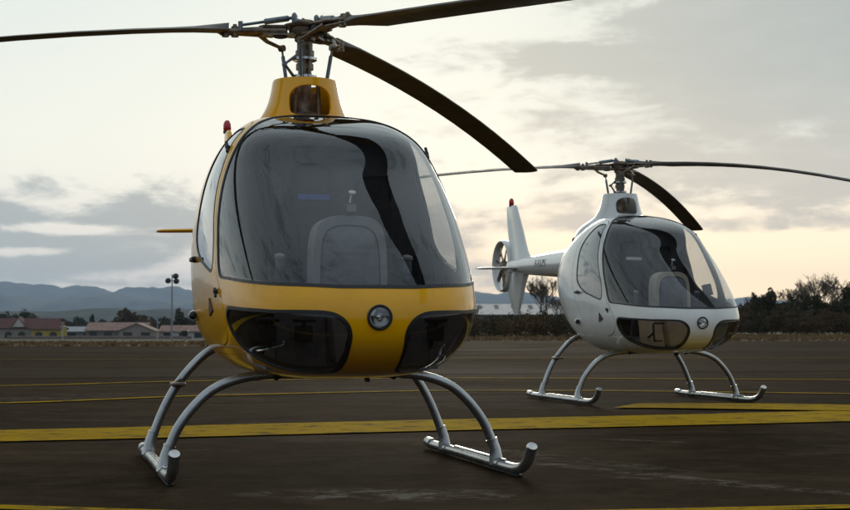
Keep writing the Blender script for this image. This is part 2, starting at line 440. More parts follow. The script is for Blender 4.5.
def T(x, y, z): return Vector((x, y, z))
def build_heli(loc, yaw, P, label, cream):
    """P: paint material"""
    root = empty('helicopter', (loc[0], loc[1], 0), yaw)
    tag(root, label, 'helicopter')
    def lk(name, key, mat, parent=root):
        me = ME[key].copy(); me.materials.clear(); me.materials.append(mat); return link(name, me, mat, parent)
    lk('fuselage', 'shell', P); lk('cabin_liner', 'liner', MAT['liner'])
    w = lk('windscreen', 'windscreen', MAT['glass']); lk('window_seal', 'windscreen_seal', MAT['seal'], w)
    for s, nm in ((-1, 'stbd'), (1, 'port')):
        d = lk('cabin_door', 'door_'+nm, P)
        g = lk('door_window', 'dwin_'+nm, MAT['glass_side'], d); lk('window_seal', 'dseal_'+nm, MAT['seal'], d)
        c = lk('chin_window', 'chin_'+nm, MAT['glass_chin_light' if cream else 'glass_chin']); lk('window_seal', 'cseal_'+nm, MAT['seal'], c)
        # handle: low bar on a pivot boss
        y = side_y(.41, 1.02); h = MB(); h.lathe([(.016, 0), (.016, .016), (.010, .022)], (.41, s*(y-.002), 1.02), 14, (0, s, 0))
        h.rbox((.45, s*(y+.024), 1.018), (.12, .013, .022), .005); h.build('door_handle', MAT['black'], d)
        # hinge at the top of the door frame
        y = side_y(.66, 1.545); h = MB(); nrm = Vector((.35, s*.7, .6)).normalized(); b0 = Vector((.665, s*(y), 1.545))
        h.tube([b0-nrm*.004, b0+nrm*.016], [.014, .010], 12); h.tube([b0+nrm*.010+T(-.025, 0, .025), b0+nrm*.010+T(.022, 0, -.028)], .008, 10)
        h.build('door_hinge', MAT['black'], d)
        y = side_y(1.06, .848); h = MB(); b0 = Vector((1.065, s*y, .848)); nrm = Vector((.15, s, 0)).normalized()
        h.tube([b0-nrm*.004, b0+nrm*.018], [.012, .009], 12); h.tube([b0+nrm*.010+T(-.016, 0, .014), b0+nrm*.010+T(.016, 0, -.024)], .0065, 10)
        h.build('lower_hinge', MAT['black'], d)
        # dark triangular static-vent marker
        pts = [(.905, .822), (.895, .738), (.980, .765)]
        dense = []
        for i in range(3):
            a, b = np.array(pts[i]), np.array(pts[(i+1) % 3])
            for t in (0, .5): dense.append(a+(b-a)*t)
        mb = MB(); yy = [(px, s*(side_y(px, pz)), pz) for px, pz in dense]; cx = np.mean(yy, 0); k = len(yy)
        V = [(x, y+s*.007, z) for x, y, z in yy]+[(cx[0], cx[1]+s*.007, cx[2])]+[(x, y-s*.004, z) for x, y, z in yy]
        F = [((i, (i+1) % k, k) if s > 0 else ((i+1) % k, i, k)) for i in range(k)]+[(i, (i+1) % k, k+1+(i+1) % k, k+1+i) for i in range(k)]
        mb.add(V, F).build('vent_marker', MAT['reddark'] if P is MAT['yellow'] else MAT['black'], d, smooth=False)
        # position light: teardrop housing with a dark lens
        xl, zl = .42, .745; y = side_y(xl, zl)
        h = MB(); h.lathe([(.001, -.04), (.014, -.036), (.024, -.02), (.028, 0), (.024, .018), (.022, .020)], (xl, s*(y+.014), zl), 20, (1, s*.35, .0))
        nl = h.build('position_light', MAT['white'] if P is MAT['white'] else MAT['steel'], root)
        h = MB(); h.lathe([(.021, .018), (.019, .028), (.011, .037), (.001, .040)], (xl, s*(y+.014), zl), 16, (1, s*.35, 0)); h.build('lens', MAT['black'], nl)
    # ---- landing light in the nose
    lx = front_x(0, .728); b = MB()
    b.lathe([(.044, -.036), (.044, -.002), (.052, -.001), (.054, .004), (.050, .009), (.044, .009), (.042, .004)], (lx, 0, .728), 40, (1, 0, -.05), cap=False)
    ll = b.build('landing_light', MAT['seal'], root)
    MB().lathe([(.002, -.034), (.02, -.030), (.034, -.018), (.0425, -.002), (.043, .003)], (lx, 0, .728), 32, (1, 0, -.05), cap=False).build('reflector', MAT['chrome'], ll)
    MB().lathe([(.010, -.03), (.010, -.016), (.004, -.012)], (lx, 0, .728), 12, (1, 0, -.05)).build('bulb', MAT['steel'], ll)
    MB().lathe([(.0425, .003), (.030, .007), (.014, .009), (.001, .0095)], (lx, 0, .728), 32, (1, 0, -.05), cap=False).build('lens', MAT['lens'], ll)
    # ---- interior
    ri, NB = .03, 40
    zz = np.linspace(.56, 1.70, NB); L = [(-max(.02, side_y(.24, z)-ri), z) for z in zz]; poly = L+[(-y, z) for y, z in reversed(L)]
    MB().prism(poly, lambda y, z: (.24, y, z), lambda y, z: (.21, y, z)).build('rear_bulkhead', MAT['grey_trim'] if not cream else MAT['grey_trim'], root, smooth=False)
    fl = [(.22, .60), (.95, .58), (1.25, .52)]
    b = MB()
    for (x0, z0), (x1, z1) in zip(fl[:-1], fl[1:]):
        wa, wb = side_y(x0, z0+.02)-.04, side_y(x1, z1+.02)-.04
        b.add([(x0, -wa, z0), (x0, wa, z0), (x1, wb, z1), (x1, -wb, z1), (x0, -wa, z0-.02), (x0, wa, z0-.02), (x1, wb, z1-.02), (x1, -wb, z1-.02)],
              [(3, 2, 1, 0)[::-1], (4, 5, 6, 7)[::-1], (0, 3, 7, 4), (1, 5, 6, 2), (2, 6, 7, 3), (0, 4, 5, 1)])
    b.build('cabin_floor', MAT['liner'], root, smooth=False)
    for s in (-1, 1):
        st = MB(); ys = s*.30
        st.rbox((.52, ys, .80), (.48, .40, .12), .04); st.rbox((.50, ys, .67), (.40, .34, .16), .03)
        so = st.build('seat', MAT['seat'], root)
        # shaped backrest with shoulders
        prof = spline([(-.20, .84), (-.215, 1.0), (-.20, 1.18), (-.15, 1.30), (-.09, 1.345), (-.085, 1.42), (-.05, 1.46), (.05, 1.46), (.085, 1.42), (.09, 1.345), (.15, 1.30), (.20, 1.18), (.215, 1.0), (.20, .84)], 4)
        bk = MB(); n = len(prof); lean = lambda z: .40-.12*(z-.84)
        rings = []
        for inset, dx in ((0, 0), (.0, .04), (.02, .062), (.055, .072)):
            cen = np.array([0, 1.08]); q = [(cen+(p-cen)*(1-inset/.2)) for p in prof]
            rings.append([(lean(z)-.06+dx+.0, ys+y, z) for y, z in q])
        V = [p for r in rings for p in r]; F = [(i*n+k, i*n+(k+1) % n, (i+1)*n+(k+1) % n, (i+1)*n+k) for i in range(3) for k in range(n)]
        F += [tuple(range(n-1, -1, -1)), tuple(range(3*n, 4*n))]
        bk.add(V, F).build('backrest', MAT['seat'], so)
        hb = MB()
        for q in (-.07, .07): hb.tube([(.43, ys+q, 1.30), (.445, ys+q*.9, 1.12), (.47, ys+q*.7, .95), (.53, ys+q*.4, .875)], .012, 6, squash=.25)
        hb.build('harness', MAT['seat'], so)
        # cyclic stick
        c = MB(); c.tube([(.92, ys, .60), (.98, ys, .78), (1.02, ys, .90), (1.035, ys, .925)], .011, 10); c.tube([(1.03, ys, .90), (1.045, ys, .95), (1.05, ys, 1.0)], [.017, .021, .018], 12)
        co = c.build('cyclic_stick', MAT['hubgrey'], root)
        MB().lathe([(.020, 0), (.025, .006), (.023, .018), (.008, .024)], (1.05, ys, 1.0), 14, (.3, 0, 1)).build('grip_top', MAT['light_trim'], co)
        # pedals
        for q in ((-.09, .07) if not cream else ()):
            pd = MB(); yp = ys+q
            pd.tube([(1.12, yp, .56), (1.26, yp, .64), (1.30, yp, .72)], .009, 8)
            pd.tube([(1.30, yp-.05, .72), (1.30, yp+.05, .72)], .011, 8); pd.rbox((1.285, yp, .66), (.012, .08, .07), .004)
            pd.build('pedal', MAT['dark_trim'], root)
        fp = MB(); fp.rbox((1.235, s*.235, .645), (.02, .235, .30), .02, Matrix.Rotation(radians(-14), 3, 'Y')); fp.build('footwell_panel', MAT['tan_trim'] if cream else MAT['grey_trim'], root)
        if not cream: continue
        fr = MB(); fr.tube([(1.36, s*.17, .725), (1.36, s*.265, .725), (1.365, s*.275, .715), (1.38, s*.275, .58), (1.37, s*.265, .57), (1.36, s*.19, .57)], .010, 8); fr.tube([(1.37, s*.275, .64), (1.26, s*.275, .60)], .009, 8)
        fr.build('pedal_frame', MAT['dark_trim'], root)
    # centre column with band
    b = MB().rbox((.29, -.015, 1.10), (.12, .20, .84), .03); cc = b.build('centre_column', MAT['dark_trim'], root)
    MB().rbox((.354, -.015, 1.345), (.012, .165, .032), .004).build('band', MAT['whitelabel'] if cream else MAT['blue'], cc)
    MB().rbox((.26, .36, 1.30), (.05, .10, .34), .02).build('shoulder_pad', MAT['dark_trim'], root)
    # instrument cowl: arch-shaped hood with raised rim
    arch = spline([(-.172, .80), (-.172, .95), (-.168, 1.06), (-.150, 1.14), (-.11, 1.178), (-.05, 1.192), (.05, 1.192), (.11, 1.178), (.150, 1.14), (.168, 1.06), (.172, .95), (.172, .80)], 5)
    inner = np.array([((y*.80), .80+(z-.80)*.89) for y, z in arch])
    n = len(arch); V = []
    for A, x in ((arch, 1.03), (arch, 1.17), (arch*np.array([.985, 1])+np.array([0, -.002]), 1.182), (inner, 1.182), (inner, 1.165)):
        V += [(x+.04*(1.19-z), y, z) for y, z in A]
    F = [(i*n+k, i*n+k+1, (i+1)*n+k+1, (i+1)*n+k) for i in range(4) for k in range(n-1)]
    rim = MB().add(V, F).build('instrument_hood', MAT['cream_trim'] if cream else MAT['light_trim'], root)
    V = []; gy = inner
    for t, bul in ((1, 0), (.93, .035), (.78, .07), (.5, .10), (.2, .115)):
        cen = np.array([0, .95]); V += [(1.160+bul+.04*(1.19-z), y, z) for y, z in (cen+(p-cen)*t for p in gy)]
    F = [(i*n+k, i*n+k+1, (i+1)*n+k+1, (i+1)*n+k) for i in range(4) for k in range(n-1)]+[tuple(range(4*n, 5*n))]
    F += [(i*n+n-1, i*n, (i+1)*n, (i+1)*n+n-1) for i in range(4)]
    MB().add(V, F).build('hood_cover', MAT['grey_trim'], rim)
    MB().rbox((1.075, 0, .97), (.03, .30, .34), .01).build('instrument_panel', MAT['dark_trim'], root)
    b = MB(); b.add([(1.05, -.10, .56), (1.30, -.08, .50), (1.30, .08, .50), (1.05, .10, .56), (1.08, -.13, .86), (1.30, -.12, .84), (1.30, .12, .84), (1.08, .13, .86)],
                    [(3, 2, 1, 0), (4, 5, 6, 7), (0, 1, 5, 4), (1, 2, 6, 5), (2, 3, 7, 6), (3, 0, 4, 7)])
    b.build('pedestal', MAT['tan_trim'] if cream else MAT['light_trim'], root, smooth=False)
    b = MB().rbox((1.17, 0, 1.222), (.07, .062, .056), .014); b.tube([(1.17, 0, 1.16), (1.17, 0, 1.2)], .012, 10); cp = b.build('compass', MAT['dark_trim'], root)
    MB().rbox((1.206, .0, 1.224), (.006, .040, .036), .006).build('compass_face', MAT['light_trim'], cp)
    b = MB(); b.tube([(1.17, 0, 1.25), (1.16, .008, 1.285), (1.17, .012, 1.297)], .004, 6); b.lathe([(.004, 0), (.017, .003), (.017, .010), (.004, .013)], (1.175, .010, 1.292), 14, (.5, 0, 1)); b.build('map_lamp', MAT['whitelabel'], cp)
    if cream:
        MB().rbox((1.15, .36, 1.03), (.012, .095, .105), .004, Matrix.Rotation(radians(-12), 3, 'Y') @ Matrix.Rotation(radians(10), 3, 'X')).build('tablet', MAT['grey_trim'], root)
    # ---- mast fairing and rotor
    me = FAIR.copy(); me.materials.clear(); me.materials.append(P); link('mast_fairing', me, P, root)
    g = MB(); g.tube([(-.04, 0, 1.74), (-.04, 0, 1.93)], [.09, .07], 20); g.tube([(.06, .07, 1.75), (.06, .06, 1.97)], .012, 8); g.tube([(.06, -.07, 1.75), (.06, -.055, 1.97)], .010, 8); g.lathe([(.11, 0), (.11, .05), (.075, .07)], (0, 0, 1.75), 24)
    g.build('transmission', MAT['hub'], root)
    MB().lathe([(.13, 0), (.13, .02)], (-.02, 0, 1.735), 24).build('deck_plate', MAT['dark_trim'], root)
    m = MB(); m.lathe([(.036, 1.80), (.036, 2.05), (.047, 2.055), (.047, 2.085), (.040, 2.09), (.040, 2.12), (.050, 2.125), (.050, 2.155), (.042, 2.16), (.042, 2.20), (.055, 2.21), (.055, 2.24)], seg=28)
    m.tube([(.045, -.012, 2.0), (.05, -.012, 2.19)], .009, 8); m.tube([(.045, .016, 2.0), (.05, .016, 2.18)], .009, 8)
    mast = m.build('rotor_mast', MAT['hub'], root)
    for zc in (2.005, 2.10): m = MB(); m.lathe([(.056, 0), (.066, .005), (.066, .018), (.056, .022)], (0, 0, zc), 28); m.build('collar', MAT['steel'], mast)
    # scissor link
    sc_ = MB(); sc_.tube([(.02, -.06, 2.01), (.04, -.115, 2.075), (.02, -.05, 2.125)], .009, 8); sc_.lathe([(.013, -.015), (.013, .015)], (.04, -.115, 2.075), 12, (1, 0, 0)); sc_.build('scissor_link', MAT['hubgrey'], mast)
    h = MB()
    h.lathe([(.04, -.035), (.075, -.03), (.085, -.012), (.085, .012), (.11, .016), (.115, .028), (.06, .036), (.05, .052), (.046, .056), (.01, .058)], (0, 0, RZ), 36)
    for az, kd in BLADES:
        a = radians(az); R = Matrix.Rotation(a, 3, 'Z')
        L = lambda x, y, z: R @ Vector((x, y, z))+Vector((0, 0, RZ))
        # upper and lower star plates
        for dz, t in ((.020, .010), (-.024, .010)):
            P1 = [(.03, -.060), (.12, -.040), (.22, -.034), (.245, 0), (.22, .034), (.12, .040), (.03, .060)]
            h.prism(P1, lambda u, v: L(u, v, dz-t/2), lambda u, v: L(u, v, dz+t/2))
    hub = h.build('rotor_hub', MAT['hub'], root)
    for az, kd in BLADES:
        a = radians(az); R = Matrix.Rotation(a, 3, 'Z')
        L = lambda x, y, z: R @ Vector((x, y, z))+Vector((0, 0, RZ))
        q = MB(); q.lathe([(.022, -.040), (.036, -.036), (.040, -.012), (.036, .010), (.024, .014)], L(.13, 0, 0), 18); q.lathe([(.018, -.026), (.028, -.02), (.028, .02), (.018, .026)], L(.215, 0, 0), 16); q.build('elastomer_bearing', MAT['dark_trim'], hub)
        # grip bars reaching out to the blade root
        q = MB()
        for dz in (.012, -.022):
            q.tube([L(.17, -.030, dz), L(.26, -.022, dz*.9), (L(.36, -.008, dz*.6-.006)), L(.45, 0, dz*.4-.012)], [.017, .016, .015, .013], 10, squash=.7)
        q.tube([L(.10, .020, -.004), L(.26, .016, -.004), L(.46, .002, -.010)], [.022, .020, .014], 12)
        for xx in (.37, .42): q.lathe([(.020, -.032), (.020, .024), (.011, .026), (.011, .036)], L(xx, 0, -.006), 10)
        q.build('blade_grip', MAT['hub'], hub)
        # drag damper above the arm, anchored on a clevis post
        q = MB(); p0 = L(.055, .055, .062); p1 = L(.34, .030, .020)
        q.tube([p0, p0.lerp(p1, .12)], .009, 8); q.tube([p0.lerp(p1, .10), p0.lerp(p1, .12), p0.lerp(p1, .55), p0.lerp(p1, .57)], [.010, .016, .016, .009], 12); q.tube([p0.lerp(p1, .56), p1], .008, 8)
        for d in (-.016, .016):
            u = Matrix.Rotation(a, 3, 'Z') @ Vector((.15, 1, 0)).normalized()
            q.tube([p0+u*d-T(0, 0, .045), p0+u*d+T(0, 0, .012), p0+u*d+T(0, 0, .022)], [.013, .014, .006], 10)
        q.tube([p1-T(0, 0, .03), p1+T(0, 0, .02)], .013, 10)
        q.build('lag_damper', MAT['hubgrey'], hub)
        # pitch horn and pitch link (leading side)
        al = a-radians(40); pt = Vector((.158*cos(al), .158*sin(al), RZ-.075)); pb = Vector((.118*cos(al), .118*sin(al), 1.955))
        q = MB(); q.tube([L(.245, -.035, -.012), L(.20, -.075, -.045), pt+T(0, 0, .0)], [.020, .015, .013], 10, squash=.7)
        q.lathe([(.018, -.014), (.018, .014)], pt, 12, (cos(al), sin(al), 0)); q.build('pitch_horn', MAT['hub'], hub)
        q = MB(); q.tube([pt, pt.lerp(pb, .18), pt.lerp(pb, .2), pt.lerp(pb, .75), pt.lerp(pb, .77), pb], [.006, .006, .0105, .0105, .006, .006], 10); q.lathe([(.012, -.008), (.012, .008)], pt, 12, (0, 1, 0)); q.build('pitch_link', MAT['hubgrey'], root)
    for me in (BLM2 if cream else BLM): link('rotor_blade', me, MAT['blade'], root)
    # ---- tail boom, fenestron, fin, stabiliser
    bx = spline([(-.60, 0, 1.36, .22), (-.95, 0, 1.365, .185), (-1.3, 0, 1.37, .158), (-2.0, 0, 1.385, .130), (-2.7, 0, 1.40, .102), (-3.05, 0, 1.41, .09), (-3.24, 0, 1.415, .075)], 4)
    MB().tube([tuple(p[:3]) for p in bx], [p[3] for p in bx], 32).build('tail_boom', P, root)
    FX, FZ = -3.55, 1.43
    duct = MB(); prof = [(.292, -.046), (.284, -.03), (.280, 0), (.284, .03), (.292, .046), (.299, .052), (.307, .048), (.313, .03), (.315, 0), (.313, -.03), (.307, -.048), (.299, -.052), (.292, -.046)]
    duct.lathe(prof, (FX, 0, FZ), 64, (0, 1, 0), cap=False)
    dn = duct.build('fenestron_duct', P, root)
    fan = MB(); fan.lathe([(.02, -.044), (.055, -.040), (.065, -.02), (.065, .03), (.03, .044)], (FX, 0, FZ), 24, (0, 1, 0))
    for k in range(7):
        a = 2*pi*k/7+.2+.03*(k % 3); e = Vector((cos(a), 0, sin(a))); t = Vector((-sin(a), 0, cos(a))); V = []
        for r, ch, p in ((.05, .028, 50), (.16, .027, 38), (.282, .025, 26)):
            cdir = t*cos(radians(p))+Vector((0, 1, 0))*sin(radians(p)); nn = e.cross(cdir)
            for q, w in ((-1, 0), (0, .005), (1, 0), (0, -.003)): V.append(Vector((FX, 0, FZ))+e*r+cdir*ch*q+nn*w)
        fan.add(V, [(i*4+j, i*4+(j+1) % 4, (i+1)*4+(j+1) % 4, (i+1)*4+j) for i in range(2) for j in range(4)]+[(8, 9, 10, 11)])
    for k in range(3):
        a = 2*pi*k/3+.5; fan.tube([(FX+.05*cos(a), .040, FZ+.05*sin(a)), (FX+.283*cos(a), .040, FZ+.29*sin(a))], .010, 8)
    fan.build('fenestron_fan', MAT['hub'], dn)
    def foil(sections, name, mat=P, parent=root):
        # sections: (leading xyz, trailing xyz, half thickness, thickness axis)
        pr = [(0, 0), (.03, .5), (.12, .85), (.3, 1), (.6, .75), (.85, .35), (1, .06), (1, -.06), (.85, -.35), (.6, -.75), (.3, -1), (.12, -.85), (.03, -.5)]
        V = []; n = len(pr)
        for le, te, ht, ax in sections:
            le, te, ax = Vector(le), Vector(te), Vector(ax)
            for u, w in pr: V.append(le.lerp(te, u)+ax*ht*w)
        F = [(i*n+k, i*n+(k+1) % n, (i+1)*n+(k+1) % n, (i+1)*n+k) for i in range(len(sections)-1) for k in range(n)]
        F += [tuple(range(n-1, -1, -1)), tuple(range((len(sections)-1)*n, len(sections)*n))]
        return MB().add(V, F).build(name, mat, parent)
    ya = (0, 1, 0)
    fin = foil([((-2.62, 0, 1.46), (-3.26, 0, 1.50), .070, ya), ((-2.74, 0, 1.58), (-3.30, 0, 1.62), .058, ya), ((-2.86, 0, 1.80), (-3.38, 0, 1.80), .042, ya), ((-2.96, 0, 1.95), (-3.41, 0, 1.95), .034, ya), ((-3.07, 0, 2.115), (-3.43, 0, 2.115), .026, ya), ((-3.10, 0, 2.135), (-3.42, 0, 2.135), .018, ya)], 'tail_fin')
    foil([((-2.70, 0, 1.36), (-3.28, 0, 1.33), .070, ya), ((-2.79, 0, 1.22), (-3.36, 0, 1.20), .055, ya), ((-2.86, 0, 1.08), (-3.40, 0, 1.12), .042, ya), ((-2.95, 0, .94), (-3.26, 0, .95), .030, ya), ((-3.02, 0, .84), (-3.17, 0, .84), .016, ya)], 'lower_fin')
    be = MB(); be.lathe([(.030, 0), (.030, .02), (.022, .022)], (-3.26, 0, 2.13), 20); bo = be.build('beacon', MAT['black'], fin)
    MB().lathe([(.026, .02), (.030, .03), (.030, .065), (.024, .085), (.012, .097), (.001, .10)], (-3.26, 0, 2.13), 20).build('beacon_lens', MAT['red'], bo)
    for s in (-1, 1):
        foil([((-2.80, s*.03, 1.385), (-3.06, s*.03, 1.385), .018, (0, 0, 1)), ((-2.84, s*.50, 1.372), (-3.04, s*.50, 1.372), .013, (0, 0, 1)), ((-2.87, s*.54, 1.371), (-3.03, s*.54, 1.371), .008, (0, 0, 1))], 'stabiliser', P)
    # small vent post on the engine bay, starboard side
    v = MB(); y = side_y(-.55, 1.52); v.tube([(-.55, -y+.03, 1.50), (-.55, -y-.02, 1.56), (-.50, -y-.03, 1.575)], [.024, .022, .022], 14); v.lathe([(.028, 0), (.034, .01), (.030, .03)], (-.56, -y, 1.55), 14); v.build('breather_pipe', MAT['black'], root)
    if cream:
        cu = bpy.data.curves.new('registration', 'FONT'); cu.body = 'F-HAPN'; cu.size = .105; cu.extrude = .001; cu.space_character = 1.15; cu.align_x = 'CENTER'
        cu.offset = .002
        to = bpy.data.objects.new('registration_tmp', cu); COL.objects.link(to); bpy.context.view_layer.update()
        tm = bpy.data.meshes.new_from_object(to.evaluated_get(bpy.context.evaluated_depsgraph_get())); bpy.data.objects.remove(to); bpy.data.curves.remove(cu)
        for vv in tm.vertices:       # wrap the letters onto the conical boom, starboard side
            x = -1.92+vv.co.x; ang = (vv.co.y-.02)/.135; r = float(np.interp(-x, -bx[:, 0], bx[:, 3]))+.0015+vv.co.z
            cz = float(np.interp(-x, -bx[:, 0], bx[:, 2])); vv.co = (x, -r*cos(ang), cz+r*sin(ang))
        tm.materials.clear(); link('registration', tm, MAT['tipwhite'], root)
    # ---- landing gear
    for s in (-1, 1):
        y = s*.797; sk = MB()
        path = spline([(-.36, y, .032), (-.1, y, .032), (.3, y, .032), (.85, y, .030), (1.06, y, .030), (1.16, y, .034), (1.25, y, .050), (1.315, y, .083), (1.35, y, .120), (1.375, y, .150)], 5)
        sk.tube(path, .025, 20); so = sk.build('skid', MAT['tube'], root)
        e = MB(); e.tube([(-.455, y, .040), (-.44, y, .040), (-.345, y, .036)], [.022, .029, .030], 20); e.build('skid_end_fitting', MAT['tube'], so)
        e = MB(); t0, t1 = Vector(path[-2]), Vector(path[-1]); dd = (t1-t0).normalized(); e.tube([t1-dd*.002, t1+dd*.006], [.026, .024], 20); e.build('skid_cap', MAT['steel'], so)
        e = MB(); e.rbox((.55, y, .0585), (.86, .020, .008), .003); e.rbox((.5, y+.02, .05), (.80, .006, .006), .002); e.build('wear_strip', MAT['steel'], so)
        e = MB(); e.rbox((.95, y, .004), (.5, .03, .010), .003); e.build('wear_shoe', MAT['dark_trim'], so)
    FR = [(.797, .045), (.790, .085), (.765, .155), (.728, .235), (.66, .325), (.575, .40), (.47, .445), (.35, .466), (.2, .470)]
    RR = [(.795, .045), (.787, .085), (.758, .17), (.722, .26), (.676, .35), (.625, .425), (.56, .50), (.49, .560), (.38, .61), (.2, .64)]
    for (prf, x0, x1) in ((FR, .85, .85), (RR, -.08, -.08)):
        half = [(x1+(x0-x1)*min(1, (y-.2)/.6), y, z) for y, z in prf]
        full = half+[(x, -y, z) for x, y, z in reversed(half)]
        p = spline(full, 6)
        ct = MB().tube(p, .0228, 20).build('cross_tube', MAT['tube'], root)
        for s in (-1, 1):
            c = MB(); a0 = Vector((x0, s*.796, .030)); a1 = Vector((x0, s*.787, .10)); a2 = Vector((x0, s*.771, .145))
            c.tube([a0, a0.lerp(a1, .5), a1, a2], [.036, .032, .028, .0262], 18); c.tube([(x0-.075, s*.797, .032), (x0+.075, s*.797, .032)], .029, 20)
            c.tube([a2-(a2-a1)*.15, a2+(a2-a1)*.1], .0285, 18)
            c.build('saddle_clamp', MAT['tube'], ct)
            f = MB(); f.tube([(x0, s*(.30 if x0 > 0 else .40), prf[-2][1]+.0), (x0, s*.24, prf[-1][1]+.03)], [.032, .04], 16); f.build('mounting_sleeve', MAT['dark_trim'], ct)
    # boarding step on the starboard rear leg
    st = MB(); st.rbox((-.02, -.655, .395), (.15, .07, .018), .005); st.tube([(-.08, -.64, .40), (-.03, -.65, .385)], .014, 10); st.lathe([(.033, -.02), (.033, .02)], (-.08, -.645, .395), 16, (0, .5, -.86))
    st.build('boarding_step', MAT['hub'], root)
    # belly aerial & drain stubs
    MB().rbox((1.0, .12, .444), (.08, .010, .018), .003).build('belly_aerial', MAT['black'], root)
    return root
build_heli((-.640, 7.835), radians(-75.2), MAT['yellow'], 'yellow two seat helicopter with grey skids parked on the apron in the foreground', False)
build_heli((1.915, 14.52), radians(-74.3), MAT['white'], 'white two seat helicopter with shrouded tail fan parked behind the yellow one', True)

# ------------------------------------------------------------------ ground
def gz(x, y):
    if y < 52: return 0.
    fall = .0066*(min(y, 420)-52)
    k = min(1, max(0, (5-x)/20.))
    return -fall*k
def ground_mat():
    m, nt, out = new_mat('terrain_grass')
    tc = N(nt, 'ShaderNodeTexCoord').outputs['Object']
    a = RANGE(nt, NOISE(nt, tc, .06, 6, .6, scl=(1, .5, 1)), .38, .64)
    b = RANGE(nt, NOISE(nt, tc, .8, 6, .65), .35, .7)
    c = MIX(nt, a, (.135, .112, .062), (.080, .082, .042)); c = MIX(nt, MA(nt, 'MULTIPLY', b, .5), c, (.07, .058, .036))
    p = N(nt, 'ShaderNodeBsdfPrincipled'); setin(nt, p, 'Base Color', c); p.inputs['Roughness'].default_value = .95; p.inputs['Specular IOR Level'].default_value = .1
    bp = N(nt, 'ShaderNodeBump'); bp.inputs['Strength'].default_value = .6; bp.inputs['Distance'].default_value = .1; setin(nt, bp, 'Height', NOISE(nt, tc, 4, 6, .7)); nt.links.new(bp.outputs[0], p.inputs['Normal'])
    nt.links.new(p.outputs[0], out.inputs[0]); return m
xs = [-9000, -6000, -3500, -2000, -1000, -600, -400]+list(range(-300, 301, 10))+[400, 600, 1000, 2000, 3500, 6000, 9000]
ys = [-2500, -1500, -800, -400, -200, -100, -50, 0, 25]+list(range(48, 440, 8))+[500, 700, 1000, 1500, 2500, 4000, 6000, 8000, 10800]
V = [(x, y, gz(x, y)-.02) for y in ys for x in xs]; nx = len(xs)
F = [(j*nx+i, j*nx+i+1, (j+1)*nx+i+1, (j+1)*nx+i) for j in range(len(ys)-1) for i in range(nx-1)]
tag(MB().add(V, F).build('ground', ground_mat()), kind='structure')

